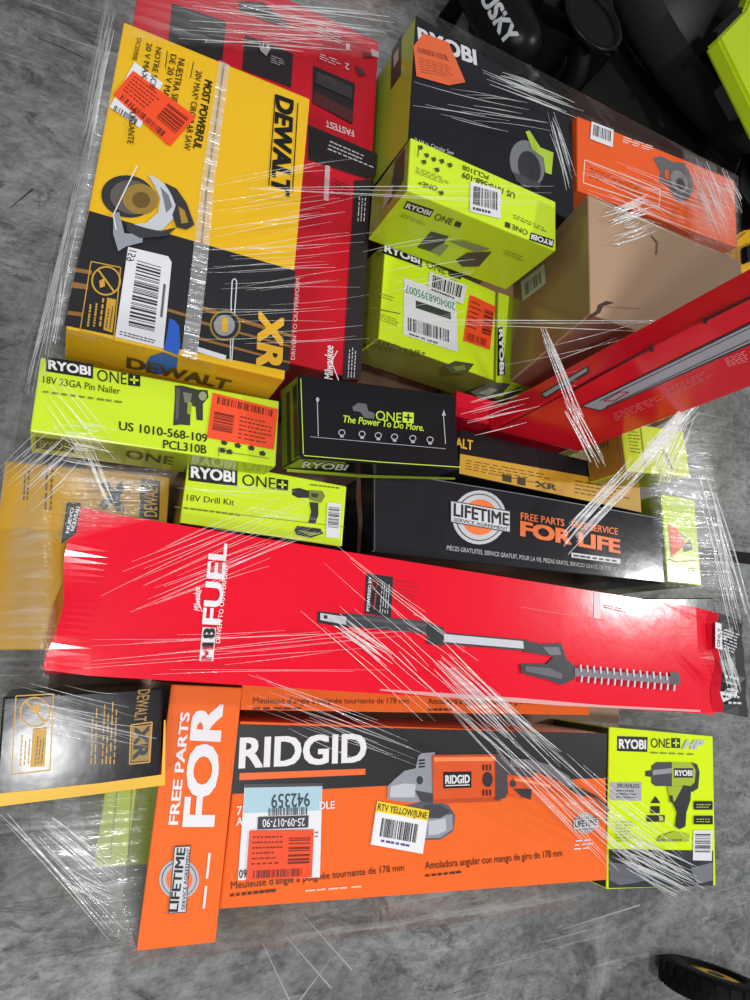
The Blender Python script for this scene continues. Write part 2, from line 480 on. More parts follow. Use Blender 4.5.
# ================================================================== boxes
FIT = {
 'm18': (0.9000, 0.5576, 0.0230, -0.0913, 1.0966, 0.1854, 0.1100, 0.0055, 0.0248),
 'ridgid': (0.7800, 0.5783, -0.2409, -0.0835, 0.6637, 0.2376, 0.1700, 0.0107, -0.0235),
 'ridgid2': (0.7850, 0.5779, -0.0065, -0.0614, 0.6361, 0.2000, 0.1700, -0.0001, -0.0003),
 'forlife': (0.7850, 0.1952, -0.2032, -0.0786, 0.0979, 0.3177, 0.1600, 0.0022, 0.0017),
 'wrench': (0.7600, 1.0755, -0.2949, -0.1228, 0.2745, 0.2716, 0.1200, 0.0194, -0.0040),
 'xr': (0.8200, 0.0568, -0.0974, 0.0250, 0.1879, 0.1349, 0.1000, 0.0007, 0.0009),
 'brown': (0.7850, 0.0369, 0.1263, -0.0057, 0.2085, 0.2405, 0.1500, -0.0003, -0.0011),
 'nailer': (0.9200, 0.1121, 0.2912, -0.0335, 0.2925, 0.0924, 0.0904, 0.0018, -0.0011),
 'drill': (0.7850, 0.2837, 0.2201, -0.0841, 0.2600, 0.0991, 0.1000, -0.0020, -0.0062),
 'power': (0.9600, 0.3967, 0.3053, 0.0549, 0.2483, 0.1129, 0.0589, 0.0514, 0.0353),
 'flblack': (0.8600, 0.7353, 0.1925, -0.0454, 0.6178, 0.1276, 0.1200, 0.0004, 0.0090),
 'dwblack': (0.8350, 0.8101, 0.3287, -0.0836, 0.4141, 0.1200, 0.0600, -0.0001, -0.0006),
 'carton': (0.9700, 0.1371, 0.5736, -0.0746, 0.2580, 0.4483, 0.1200, -0.0197, -0.0117),
 'milw': (0.8550, 0.2498, 0.7565, -0.0832, 0.4100, 0.6602, 0.1400, 0.0030, -0.0010),
 'circ': (0.9500, 0.6298, 0.8960, -0.0976, 0.3612, 0.2620, 0.1500, -0.0203, 0.0433),
 'nailer2': (0.9980, 0.5659, 0.6932, -0.0840, 0.2773, 0.0944, 0.1354, 0.0029, 0.0052),
 'bbox': (0.8500, 0.5555, 0.5656, -0.0833, 0.2685, 0.1770, 0.1400, 0.0155, 0.1082),
 'card': (1.0700, 0.8736, 0.5765, -0.1629, 0.3261, 0.2339, 0.2497, -0.0978, -0.0720),
 'orange': (0.9550, 1.0195, 0.8939, -0.0304, 0.4286, 0.1545, 0.1200, 0.0734, -0.0401),
 'blackr': (0.7600, 1.1597, 0.0432, 0.0266, 0.2500, 0.1096, 0.1200, -0.0055, -0.0001),
 'lowgreen': (0.6000, 0.2891, -0.2294, 0.0875, 0.4000, 0.1835, 0.3000, -0.0002, -0.0001),
 'ebox': (0.8150, 0.8741, 0.5304, -0.0921, 0.3300, 0.2312, 0.1200, 0.0000, -0.0000),
 'cgreen': (0.9300, 0.9487, 0.3445, 0.0410, 0.1795, 0.0883, 0.0680, -0.0099, -0.0004),
 'dgreen': (0.8400, 1.0907, 0.2047, -0.0505, 0.1184, 0.1731, 0.1200, 0.0000, 0.0000)}

# ---- long red hedge trimmer box
b = Box('hedge_trimmer_box', 'long bright red hedge trimmer box lying across the middle of the stack', FIT['m18'], .094, RED, side=(205, 22, 44), crush=.006)
p = b.part('brand_logo', label='white lettering with a boxed number')
p.poly(WHITE, [(199, 661), (213, 661), (216, 628), (202.5, 627)])
p.text((200, 20, 40), 'M', (211.5, 660), (213, 647), (201, 660), .04)
p.text(BLACK, '18', (213, 645.5), (214.8, 629), (202, 645.5), .05)
p.text(WHITE, 'FUEL', (219.5, 624), (226.5, 545), (202, 623), .035)
p.text(WHITE, 'Milwaukee', (200, 611), (199.5, 587), (193.5, 611), .02, .3)
p.line(WHITE, [(202, 612), (197, 600), (201, 590)], .8)
p.text(WHITE, 'DRIVEN TO OUTPERFORM', (219.5, 643), (227.5, 566), (215, 643), .015)
p = b.part('tool_picture', label='picture of a pole hedge trimmer head')
dk, dk2, sil = (62, 62, 68), (38, 38, 42), (200, 202, 210)
p.poly(dk2, [(317, 611), (348, 614.5), (348, 628), (317, 623)]); p.poly(sil, [(320, 613), (347, 617), (347, 625), (320, 620)]); p.poly(dk2, [(323.5, 615), (327, 615.5), (327, 619), (323.5, 618.5)])
p.poly(dk, [(346, 613), (427, 621.5), (427, 634.5), (346, 626)])
p.poly((84, 84, 92), [(350, 616), (426, 624), (426, 627), (350, 619)])
p.poly(dk2, [(426, 622), (443, 628), (443, 646), (426, 644)])
p.poly(dk2, [(443, 632.5), (526, 640), (526, 651), (443, 644)]); p.poly(sil, [(443, 634), (526, 641.5), (526, 649), (443, 642)])
p.poly(dk2, [(522, 641), (532, 642), (540, 644), (560, 643), (565, 659), (575, 667), (573, 679), (560, 685), (547, 680), (520, 673), (519, 664), (545, 664), (552, 657), (537, 654), (523, 652)])
p.poly((90, 90, 98), [(524, 666), (548, 668), (561, 674), (560, 679), (546, 676), (524, 671)])
p.poly((105, 105, 115), [(541, 647), (557, 647), (560, 655), (548, 655)])
p.poly((120, 108, 120), [(573, 668), (672, 677), (676, 682), (672, 684), (573, 676)])
for i in range(15):
    x = 578 + i * 6.6; y = 664.6 + i * .62
    p.poly(sil, [(x, y), (x + 1.6, y), (x + 2.2, y + 7), (x + .6, y + 7)], False)
    p.poly(sil, [(x + 1.5, y + 11), (x + 3.1, y + 11), (x + 2.5, y + 17.5), (x + .9, y + 17.5)], False)
    p.poly(dk2, [(x - .8, y + .6), (x, y), (x + .6, y + 7), (x - .2, y + 7)], False)
    p.poly(dk2, [(x + .7, y + 11), (x + 1.5, y + 11), (x + .9, y + 17.5), (x + .1, y + 17.5)], False)
p.layer += 1
p.poly(dk, [(668, 672), (677, 673), (678, 685), (668, 684)])
p = b.part('info_panel', label='small black printed panel')
p.poly(BLACK, [(366, 573), (393, 577), (391, 618), (364, 613)])
p.text(WHITE, 'POWERED BY', (369, 611), (371.5, 577), (366, 611), .03)
p.ring((200, 30, 45), 374.5, 584, 2.6, 3.6, .9)
p.rows((190, 60, 70), [(372, 609), (374, 591), (377, 591), (375, 610)], 1, .5)
p.rows((200, 200, 205), [(378, 612), (381, 580), (390, 582), (388, 614)], 4, .35)
p = b.part('printed_text', label='faint dark small print')
p.rows((150, 14, 32), [(396, 579), (420, 582), (420, 606), (395, 603)], 6, .25)
p.rows((165, 16, 36), [(604, 604), (628, 609), (627, 614), (603, 608)], 2, .4)
p = b.part('white_tag', label='narrow white paper tag'); p.poly((225, 200, 205), [(593.5, 592), (600, 593), (600, 619), (593.5, 618)])
p.line((222, 90, 100), [(520, 607), (560, 614), (604, 620)], .7)
p = b.part('corner_sticker', label='black corner sticker with white words'); p.poly(BLACK, [(67, 502), (81, 503), (76, 534), (61, 544)])
p.text(WHITE, 'NOUVEAU', (74, 531), (80, 507), (70, 531), .03); p.text(WHITE, 'NUEVO', (69, 533), (74, 508), (65.5, 533), .03)
p = b.part('worn_edge', label='pale worn cardboard edge')
p.poly((225, 160, 158), [(380, 689), (520, 698), (600, 705), (700, 710), (700, 712), (560, 705.5), (440, 697), (380, 690.5)])
b.done()
# torn end flap with its black sticker, hinged on the right end
hw, hd, h = b.w / 2, b.d / 2, b.h
bm = bmesh.new()
rows_ = 10
grid = []
for i in range(rows_ + 1):
    y = -hd + .004 + (b.d - .008) * i / rows_
    wob = .006 * math.sin(i * 2.1) + .004 * math.sin(i * 5.3)
    pts = [(hw - .012, y, h - .003), (hw + .010 + wob * .3, y, h + .003 + wob * .2), (hw + .055 + wob * .5, y - .004, h + .001 - wob * .3), (hw + .094 - wob * .5, y - .006, h - .008 + wob * .6)]
    grid.append([bm.verts.new(q) for q in pts])
for i in range(rows_):
    for j in range(3):
        f = bm.faces.new((grid[i][j], grid[i][j + 1], grid[i + 1][j + 1], grid[i + 1][j]))
        f.material_index = 0 if j == 0 else 1
me = mesh_from_bm('end_flap', bm, [board((210, 22, 44)), mat((38, 38, 42), .3, .5, bump=.3)])
o = link('end_flap', me, b.o); o['label'] = 'crumpled end flap with a black sticker'
md = o.modifiers.new('thickness', 'SOLIDIFY'); md.thickness = .002
fp = Part(b, 'flap_lettering', 't', 'white small print on the black sticker'); b.parts.pop()
fp.face = Face(b.M, (hw + .036, 0, h + .0052), (.05, 0, .998))
fp.face.no.normalize()
fp.poly((225, 225, 228), [(715, 622), (721, 624), (722, 650), (715, 648)])
fp.text(BLACK, 'ONLY', (719.5, 647), (720.5, 628), (716.5, 647), .03)
fp.rows((205, 205, 210), [(724, 628), (740, 634), (738, 656), (723, 650)], 7, .35, (2, 4))
fp.rows((205, 205, 210), [(724, 672), (742, 678), (742, 706), (728, 706)], 5, .35, (2, 4))
fp.build()

# ---- orange angle grinder boxes
def grinder_text(p, a0, a1, a2, b0, b1, b2):
    c = (92, 46, 22)
    p.text(c, "Meuleuse d'angle à poignée tournante de 178 mm", a0, a1, a2, .008)
    p.text(c, 'Amoladora angular con mango de giro de 178 mm', b0, b1, b2, .008)
b = Box('angle_grinder_box', 'orange and black angle grinder box with two stickers, lying at the front', FIT['ridgid'], .166, ORANGE, group='angle grinder boxes')
p = b.part('colour_band', label='black band behind the logo'); p.poly((36, 36, 40), [(238, 724), (607, 733.5), (605.5, 778), (500, 781.5), (380, 786), (231, 794)])
p = b.part('brand_logo', base=1, label='large white capitals with an orange bar')
p.text(WHITE, 'RIDGID', (239.5, 767.5), (365, 761), (241, 738), .038)
p.poly(ORANGE, [(239.5, 773), (365, 768.5), (365, 774.5), (239, 780)])
p = b.part('printed_text', base=1)
grinder_text(p, (231, 889), (404, 870.5), (230.7, 881.5), (425, 869), (562, 856), (424.6, 861.5))
p.rows((92, 46, 22), [(230, 893), (285, 887), (285, 891), (230, 897)], 1, .7); p.rows((92, 46, 22), [(425, 874), (462, 870), (462, 873), (425, 877)], 1, .7)
p.text(WHITE, 'DLE', (319, 809), (334, 808), (319, 801.5), .03); p.text(WHITE, '7', (236.5, 814.5), (241, 814), (236.8, 806), .03); p.text(WHITE, 'A', (236, 825), (242, 824.5), (236.2, 817), .03)
p = b.part('tool_picture', base=1, label='picture of a grey and orange angle grinder')
g1, g2, g3 = (150, 154, 164), (196, 200, 208), (92, 94, 102)
p.poly(g3, [(404, 806), (428, 800), (448, 805), (455, 815), (453, 831), (440, 839.5), (420, 840)])
p.poly(g1, [(420, 818), (452, 814), (452.5, 829), (440, 837.5), (422, 838)]); p.poly(g2, [(428, 821), (445, 818), (446, 830), (438, 834), (428, 835)])
p.poly((70, 70, 76), [(424, 805), (440, 805), (450, 811), (440, 818), (424, 818)])
p.poly(g1, [(386.5, 799), (387, 786), (394, 779), (404, 770.5), (415, 768), (417.5, 756), (421, 753), (434, 752), (433, 800), (414, 802), (400, 801)])
p.poly(g2, [(390, 786), (404, 783), (415, 784), (414, 797), (389, 797)]); p.ell((58, 60, 66), 419, 780, 3.2, 4.2); p.poly((70, 70, 74), [(414, 790), (436, 794), (436, 803), (420, 801)])
for i in range(3): p.poly(BLACK, [(418, 759.5 + i * 3.2), (424, 759 + i * 3.2), (424, 760.4 + i * 3.2), (418, 761 + i * 3.2)], False)
og = (228, 90, 36)
p.poly((200, 78, 30), [(431, 754.5), (500, 754), (500, 801), (432, 803)]); p.poly(og, [(432, 756), (499, 755.5), (499, 796), (432, 799)]); p.poly((255, 148, 88), [(433, 757), (499, 756.5), (499, 760.5), (433, 761)])
p.poly(BLACK, [(442, 771.5), (470, 771), (470, 787), (442, 788)]); p.text(WHITE, 'RIDGID', (444, 783), (468, 782.2), (444, 775), .05); p.poly(WHITE, [(444, 784.6), (468, 783.8), (468, 784.8), (444, 785.6)])
p.ell((52, 48, 50), 486, 779, 5, 7.5)
for i in range(3):
    p.poly(BLACK, [(481 + i * 3.4, 764), (482.4 + i * 3.4, 764), (482.4 + i * 3.4, 770), (481 + i * 3.4, 770)], False); p.poly(BLACK, [(481 + i * 3.4, 789), (482.4 + i * 3.4, 789), (482.4 + i * 3.4, 795), (481 + i * 3.4, 795)], False)
p.poly((78, 72, 78), [(494, 754), (501, 755), (512, 762), (534, 769), (531, 781), (507, 774), (504, 797), (494, 800)])
p.poly((110, 106, 112), [(508, 762), (530, 769), (529, 773), (508, 767)])
p.poly(og, [(505, 774), (530, 777), (534, 771), (558, 779), (571, 789), (569, 797), (553, 791), (532, 787), (522, 797), (506, 795)]); p.poly((118, 114, 120), [(508, 757.5), (528, 759), (548, 764.5), (566, 775), (575, 786), (573, 793), (566, 787), (556, 779), (534, 770), (508, 765)]); p.line((60, 56, 60), [(508, 766.5), (534, 771), (556, 780), (571, 791)], 1.2); p.poly((255, 150, 92), [(512, 777), (530, 780), (548, 784), (548, 786.5), (530, 783), (512, 780)]); p.ell((66, 62, 66), 510.5, 783, 3, 3.5); p.poly((56, 54, 58), [(511, 788), (529, 788), (528, 799), (519, 796)])
p.line((48, 46, 50), [(568, 787), (580, 790), (592, 796), (600, 803), (605.5, 810)], 3.4); p.line((60, 58, 62), [(571, 789), (583, 793)], 6)
badge(b, 585, 823, 10.5, [(572.5, 819), (597.5, 817), (597.5, 827.5), (572.5, 829.5)], (574, 827), (596, 825), (574, 820.5), fill=(150, 150, 156), rim=(190, 192, 198))
p = b.part('fine_print', base=1); p.rows(WHITE, [(576, 839), (596, 837), (596, 849), (573, 851)], 3, .3, (2, 4)); p.rows((255, 200, 170), [(305, 889), (368, 884), (368, 887), (305, 892)], 1, .6)
p = b.part('shipping_label', base=3, label='pale blue and white shipping label stuck on upside down')
q = [(244.5, 784), (322, 783), (319.5, 877), (237.5, 880)]; p.poly((236, 238, 242), q); p.poly((176, 212, 224), [(245, 788), (321.5, 786.5), (321, 810), (243, 813)]); p.poly((70, 74, 80), [(244.5, 784), (322, 783), (322, 786), (244.5, 787.5)])
L_ = p; p = b.part('label_lettering', base=6, on=L_); p.text((62, 70, 78), '942359', (309, 792.5), (271, 794), (309.2, 806), .02)
p.bars((80, 84, 92), [(268, 808), (308, 806.5), (308, 814), (268, 815.5)], 22); p.poly((62, 64, 70), [(257.5, 816.5), (308, 815), (307.5, 827), (257, 829)]); p.text(WHITE, '25-09-017-90', (304, 817.5), (262, 818.6), (304, 825.3), .015)
p.text(BLACK, '60', (246, 869), (238.5, 869.5), (246, 877), .01); p.rows((120, 60, 120), [(314, 830), (318, 830), (318, 838), (314, 838)], 2, .3)
price_sticker(b, [(249, 830), (313, 829), (311, 876.5), (245.5, 880)], lay=6, bar=1)
p = b.part('stock_label', base=6, label='white label with a yellow heading')
q = [(376.5, 800.5), (428.5, 810), (422, 853.5), (370, 844)]; f = p.quadmap(q); p.poly(mat((240, 240, 242), .5, .3), q); p.poly((246, 214, 40), [f(0, 0), f(1, 0), f(1, .24), f(0, .24)])
L_ = p; p = b.part('label_lettering', base=8, on=L_); p.text(BLACK, 'RTV YELLOW/JUNE', f(.03, .20), f(.97, .20), f(.03, .05), .02); p = b.part('barcode', base=8, on=L_); p.bars((60, 60, 66), [f(.14, .36), f(.84, .36), f(.84, .78), f(.14, .78)], 24); p.rows((70, 80, 150), [f(.18, .83), f(.82, .83), f(.82, .91), f(.18, .91)], 1, .6)
b.done()
b = Box('angle_grinder_box', 'orange angle grinder box half hidden under the long red box', FIT['ridgid2'], .183, ORANGE, dd=-.01, dy=.003, group='angle grinder boxes')
p = b.part('printed_text'); grinder_text(p, (253, 703.5), (409, 703.5), (253, 697.5), (428, 704), (550, 704.5), (428, 698))
p.rows((92, 46, 22), [(253, 707), (304, 707), (304, 710), (253, 710)], 1, .7); p.rows((92, 46, 22), [(428, 708), (462, 708), (462, 711), (428, 711)], 1, .7); b.done()

# ---- orange upright box with service slogan
b = Box('power_tool_box', 'narrow orange box with big white letters reading upwards, front left corner', FIT['forlife'], .18, (252, 116, 50), left=(90, 78, 70))
p = b.part('slogan', label='white slogan reading upwards'); p.text(WHITE, 'FREE PARTS', (177.6, 824), (189.5, 713), (168.5, 824), .035); p.text(WHITE, 'FOR', (213, 824), (222, 706), (183, 824), .05)
p.rows(WHITE, [(202, 908), (209, 842), (212, 842), (205, 908)], 1, .8, (2, 2))
badge(b, 179, 879, 20, [(168, 913), (174, 846), (190.5, 845), (186, 912)][:], (177.2, 910.7), (185, 848), (168.8, 910.7), (184.5, 909), (190, 848), (181, 909), fill=(252, 116, 50), rim=(186, 188, 194))
for pp in b.parts:
    pass
b.done()

# ---- impact wrench box
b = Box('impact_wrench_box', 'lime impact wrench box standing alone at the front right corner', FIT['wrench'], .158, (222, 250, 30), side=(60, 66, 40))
p = b.part('brand_logo', label='black block logo with white capitals'); block_logo(p, [(617, 736), (647.5, 737), (647, 752), (617, 751)]); one_plus(p, (650.5, 747.5), (669.5, 748), (650.5, 738), [(671, 738), (679.5, 738.3), (679.5, 748), (671, 747.7)], g=(222, 250, 30))
p.text((190, 196, 190), 'HP', (682, 748.5), (702, 749), (683, 739.5), .06, .3)
p.rows((120, 140, 20), [(650, 751.5), (700, 753.5), (700, 755.5), (650, 753.5)], 1, .7)
p = b.part('tool_picture', base=1, label='picture of a cordless impact wrench')
p.poly((58, 58, 62), [(645, 771), (651, 770), (651, 777), (645, 776)]); p.poly((70, 72, 78), [(651, 766), (656, 762), (671, 762), (671, 786), (655, 786), (651, 783)]); p.poly((150, 152, 158), [(652, 770), (671, 768), (671, 773), (652, 775)])
p.poly((168, 190, 40), [(671, 762), (694, 763), (697, 768), (696, 783), (688, 787), (671, 786)]); p.poly(BLACK, [(673, 768), (692, 768), (692, 777.5), (673, 777.5)]); p.text(WHITE, 'RYOBI', (674, 775.5), (691, 775.5), (674, 770), .05)
p.poly((52, 52, 56), [(690, 762), (696, 764), (698.5, 772), (697, 788), (691, 792), (688, 788), (694, 782), (695, 770)])
p.poly((168, 190, 40), [(666, 786), (688, 786), (682, 800), (676, 804), (668, 796)]); p.poly((46, 46, 50), [(682, 785), (690, 786), (689, 800), (685, 812), (684, 826), (678, 829), (674, 826), (676, 812), (672, 804)]); p.poly((46, 46, 50), [(668, 795), (671, 795), (672, 803), (669, 802)])
p.poly((172, 196, 40), [(658, 836), (672, 831), (688, 834), (687, 841), (657, 841)]); p.rows((120, 130, 60), [(656, 838), (688, 838), (688, 841), (656, 841)], 1, .8)
p = b.part('info_panel', label='grey panel and small black icons'); p.poly((176, 178, 182), [(610, 782), (641.5, 782), (641, 801), (609.5, 800)]); p.text((60, 60, 64), 'BRUSHLESS', (617, 787.5), (639, 787.8), (617, 783.5), .02); p.rows((90, 90, 96), [(616, 789), (640, 789.5), (640, 799), (616, 798.5)], 3, .4)
p.poly((40, 44, 20), [(650, 803), (655, 796), (660, 803)]); p.poly((40, 44, 20), [(650, 806), (659, 806), (659, 813), (650, 813)]); p.poly((40, 44, 20), [(646, 815), (664, 815), (664, 821.5), (646, 821.5)]); p.poly((190, 200, 90), [(658, 816), (662, 816), (662, 820.5), (658, 820.5)])
p.poly(BLACK, [(693, 801), (711.5, 801), (711.5, 809.5), (693, 809.5)]); p.poly(BLACK, [(693, 815.5), (711.5, 815.5), (711.5, 824), (693, 824)]); p.rows((200, 220, 80), [(695, 803), (710, 803), (710, 808), (695, 808)], 2, .3); p.rows((200, 220, 80), [(695, 817.5), (710, 817.5), (710, 822.5), (695, 822.5)], 2, .3)
p.rows((110, 128, 20), [(614, 820), (632, 820), (632, 842), (614, 842)], 7, .25)
p = b.part('picture_band', label='dark photograph band along the lower edge'); p.poly((54, 56, 60), [(608.5, 849), (713, 850.5), (713, 885.5), (608.5, 888)]); p.poly((108, 110, 116), [(609, 862), (640, 866), (650, 880), (620, 885), (609, 880)]); p.poly((40, 42, 46), [(660, 856), (700, 862), (690, 878), (655, 874)]); p.poly((120, 122, 128), [(690, 868), (712, 862), (712, 880), (696, 884)])
barcode_sticker(b, [(692.5, 830), (711.5, 830), (711, 860.5), (692, 860)], 14, 1, rows=0); b.done()

# ---- black and gold box at left
GOLD = (206, 160, 58)
b = Box('power_tool_box', 'black box with gold print and a yellow lower edge, left of the orange slogan box', FIT['xr'], .212, (34, 32, 36), side=(34, 32, 36), dw=-.007, dx=-.0035, dd=-.016, dy=-.008)
p = b.part('edge_band', label='yellow band along the near edge'); p.poly((240, 188, 30), [(-6, 807), (-6, 794), (100, 783), (161.5, 774.5), (164, 720), (165.5, 720), (165, 785), (90, 795)])
p = b.part('warning_panel', label='gold outlined panel with a crossed out circle')
p.line(GOLD, [(16, 696), (53.5, 694), (50, 770), (11.5, 774.5), (16, 696)], 1.2); p.ring(GOLD, 35, 712, 14.5, 14.5, 1.8); p.line(GOLD, [(26, 701.5), (44.5, 722.5)], 2); p.poly(GOLD, [(33, 704), (41, 706), (39, 714), (32, 712)])
for i, x in enumerate((19, 23, 27)): p.rows(GOLD, [(x, 766 - i), (x + 2, 734), (x + 4.5, 734), (x + 2.5, 766 - i)], 1, .6)
p.poly(GOLD, [(33, 729), (47, 727.5), (44.5, 766), (30, 767)]); p.rows((60, 48, 30), [(34, 764), (37, 731), (46, 730), (43, 763)], 3, .3)
p = b.part('printed_text', label='columns of small gold print'); p.rows(GOLD, [(89, 764), (91, 700), (99, 700), (97, 764)], 2, .3, (5, 8)); p.rows(GOLD, [(100, 764), (103, 698), (119, 698), (116, 764)], 4, .3, (5, 8))
p = b.part('brand_logo', label='gold outlined logo box'); p.line(GOLD, [(131, 725), (152, 722), (149.5, 762), (129.5, 764), (131, 725)], 1.3); p.poly((160, 124, 44), [(132, 726.5), (151, 724), (149, 760.5), (131, 762)]); p.text(BLACK, 'XR', (135, 728), (133, 759), (149, 726), .05); p.text((160, 124, 44), 'DEWALT', (138, 690), (133.5, 722), (150, 689), .03); b.done()

# ---- yellow box at left under the film, shade and haze put into its colour
b = Box('power_tool_box', 'yellow box, shade and haze put into its colour, beneath hazy film at the left edge, left of the lime drill kit', FIT['brown'], .18, (206, 158, 52), side=(150, 112, 50))
p = b.part('brand_logo', label='black letters reading upwards'); p.poly(BLACK, [(98, 505), (110, 495), (99, 484), (108, 482), (115, 490), (122, 480), (124, 490), (119, 497), (125, 511), (116, 511), (113, 502), (104, 510)]); p.poly(BLACK, [(141, 479), (160, 481), (159, 520), (139, 518)]); p.text((206, 158, 52), 'DEWALT', (157, 517), (158, 483), (144, 516), .03)
p = b.part('printed_text', label='columns of dark print'); p.rows((90, 70, 40), [(22, 500), (24, 466), (31, 466), (29, 500)], 2, .4); p.rows((110, 84, 44), [(43, 510), (45, 458), (55, 460), (53, 510)], 2, .4); b.done()
# ---- lime pin nailer box
b = Box('nailer_box', 'lime pin nailer box with an orange price sticker, below the yellow saw carton', FIT['nailer'], .092, (208, 236, 52), front=(176, 198, 56), group='nailer boxes')
p = b.part('brand_logo', label='black block logo with white capitals'); block_logo(p, [(46, 357), (93, 364), (93, 379), (46, 371.5)]); one_plus(p, (97, 381), (126.5, 385), (97, 369.5), [(128, 374), (140, 375.5), (140, 387), (128, 385.5)], g=(208, 236, 52))
p = b.part('printed_text', label='dark product lettering'); p.text((60, 66, 30), '18V 23GA Pin Nailer', (43, 383), (120, 394.5), (43.5, 376), .01)
p.text((34, 36, 24), 'US 1010-568-109', (119, 430), (207, 442.5), (119.3, 421.5), .025); p.text((34, 36, 24), 'PCL310B', (163, 448.5), (206, 454), (163.3, 440), .025); p.rows((120, 138, 40), [(43, 390), (132, 402), (132, 406), (43, 394)], 1, .5)
p = b.part('tool_picture', label='picture of a pin nailer'); p.poly((58, 58, 56), [(174.8, 385.6), (182, 385.6), (197, 389.6), (207.6, 390.4), (208.4, 397.6), (202.8, 404), (202.8, 420.8), (196.4, 420), (195.6, 407), (190.8, 405.6), (190, 425.6), (181, 424.8), (173, 425.6), (174.8, 399)])
p.poly((120, 124, 110), [(183, 392), (192, 394), (190, 404), (184, 402)]); p.poly((150, 170, 50), [(187.5, 402), (192, 403), (190.5, 415), (187, 414)]); p.ell((150, 160, 120), 202.5, 396.5, 4, 4.5); p.poly((90, 92, 88), [(176, 389), (180, 389), (178, 420), (175, 420)])
p = b.part('small_icons', label='row of small dark tool icons')
for x, y in ((224, 443), (237.5, 446), (251, 448.5), (262, 454), (222, 451), (229, 452.5)): p.poly((54, 58, 40), [(x - 3, y - 2), (x + 1, y - 3), (x + 3.5, y), (x + 2, y + 2.5), (x - 2.5, y + 1.5)])
p.line((110, 120, 60), [(218, 457), (218, 448), (226, 449)], .6); p.line((110, 120, 60), [(230, 453), (268, 459)], .6)
price_sticker(b, [(212.5, 393), (277.5, 409.5), (273.5, 450), (206.5, 438)])
p = b.part('front_lettering', 'n', 'dark lettering on the front'); p.poly((70, 78, 40), [(36, 437), (75, 441.5), (74, 452), (36, 448)]); p.text((150, 168, 60), 'RYOBI', (40, 446), (72, 450), (40, 439), .03); p.text((70, 78, 36), 'ONE', (126, 457), (172, 464), (126, 449), .01); b.done()

# ---- lime drill kit box
b = Box('drill_kit_box', 'lime drill kit box between the yellow box and the black slogan box', rez(FIT['drill'], .872), .27, (212, 238, 52), side=(40, 42, 36), dw=-.008, dx=.004)
p = b.part('brand_logo', label='black block logo with white capitals'); block_logo(p, [(188.6, 462.5), (237.5, 468.3), (237, 486.5), (188.2, 480.5)]); one_plus(p, (242, 485.5), (275, 489.5), (242.3, 474), [(276.6, 479), (288, 480.3), (287.5, 491), (276.2, 489.7)], g=(212, 238, 52))
p = b.part('printed_text', label='dark product lettering'); p.text((70, 76, 30), '18V Drill Kit', (186.5, 500.5), (234, 505.5), (187, 494.5), .01); p.rows((120, 138, 40), [(184, 506), (246, 514), (245, 518), (184, 510)], 1, .5); p.line((120, 138, 40), [(174, 507), (300, 522), (344, 527)], .6); p.rows((110, 126, 40), [(310, 483.5), (342, 487.5), (342, 490), (310, 486)], 1, .6)
p = b.part('tool_picture', label='picture of a cordless drill and battery'); p.poly((50, 50, 48), [(292, 489), (299, 488), (309, 491), (309, 498), (298, 498), (292, 495)]); p.poly((126, 138, 60), [(309, 490), (322, 491), (325, 496), (321, 503), (309, 500)]); p.poly((60, 62, 58), [(311, 493), (318, 494), (317, 498), (311, 497)])
p.poly((52, 54, 50), [(309, 502), (318, 503), (318, 515), (315, 524), (308, 523), (311, 512)]); p.poly((44, 46, 42), [(297, 526), (320, 529), (323, 534), (310, 538), (296, 535), (294, 530)]); p.poly((130, 146, 50), [(296, 530), (322, 534), (310, 536)])
barcode_sticker(b, [(327, 502.5), (340.5, 504), (339, 538.5), (325.5, 537)], 18, 1, rows=0); b.done()

# ---- small black box with lime print
b = Box('power_tool_box', 'small black box with lime slogan, resting between the lime nailer box and black slogan box', FIT['power'], .068, (30, 30, 33), front=(30, 31, 30), left=(120, 140, 40))
p = b.part('slogan', label='lime lettering'); lg = (196, 226, 60); one_plus(p, (375.5, 420), (401, 422.5), (375.7, 410.5), [(402.5, 412), (413.5, 413), (413.2, 423.5), (402.2, 422.5)], c=lg, g=(30, 30, 33)); p.text(lg, 'The Power To Do More.', (342.5, 422.5), (423, 431.3), (342.8, 415.5), .025, .15)
p = b.part('small_icons', label='thin white tool outlines'); wl = (176, 178, 182)
p.poly((96, 98, 100), [(352, 407), (358, 403), (366, 404), (368, 411), (374, 413), (374, 419), (364, 418), (360, 412), (353, 411)])
p.line(wl, [(317, 401), (318, 436)], .8); p.line(wl, [(443, 415), (445, 444)], .8); p.line(wl, [(310, 437), (445, 449)], .5); p.ell(wl, 317, 400, 1.6, 2.4); p.poly(wl, [(443, 410), (445, 416), (441, 416)])
for i, x in enumerate((341, 361, 377, 393, 411, 428)): y = 433 + i * 1.5; p.ring(wl, x, y, 3.2, 2.8, .9, 8); p.poly(wl, [(x - 2, y + 3), (x + 2, y + 3.3), (x + 1.6, y + 5), (x - 1.6, y + 4.7)])
p.line(lg, [(302, 456.5), (380, 463), (458, 468)], .8); p.line(lg, [(299, 380), (301.5, 455)], .8)
p = b.part('front_lettering', 'n', 'white lettering on the front'); p.text((215, 218, 220), 'RYOBI', (302, 467), (345, 470), (304, 461), .03); p.poly(lg, [(287, 468), (360, 474), (455, 477), (455, 479), (360, 477), (287, 471)])
p = b.part('side_picture', 'l', 'black and lime stripes on the end'); p.poly((34, 36, 30), [(293, 388), (297, 383), (299, 455), (295, 459)]); p.poly((48, 52, 36), [(287, 394), (290, 391), (291.5, 462), (288, 465)]); b.done()

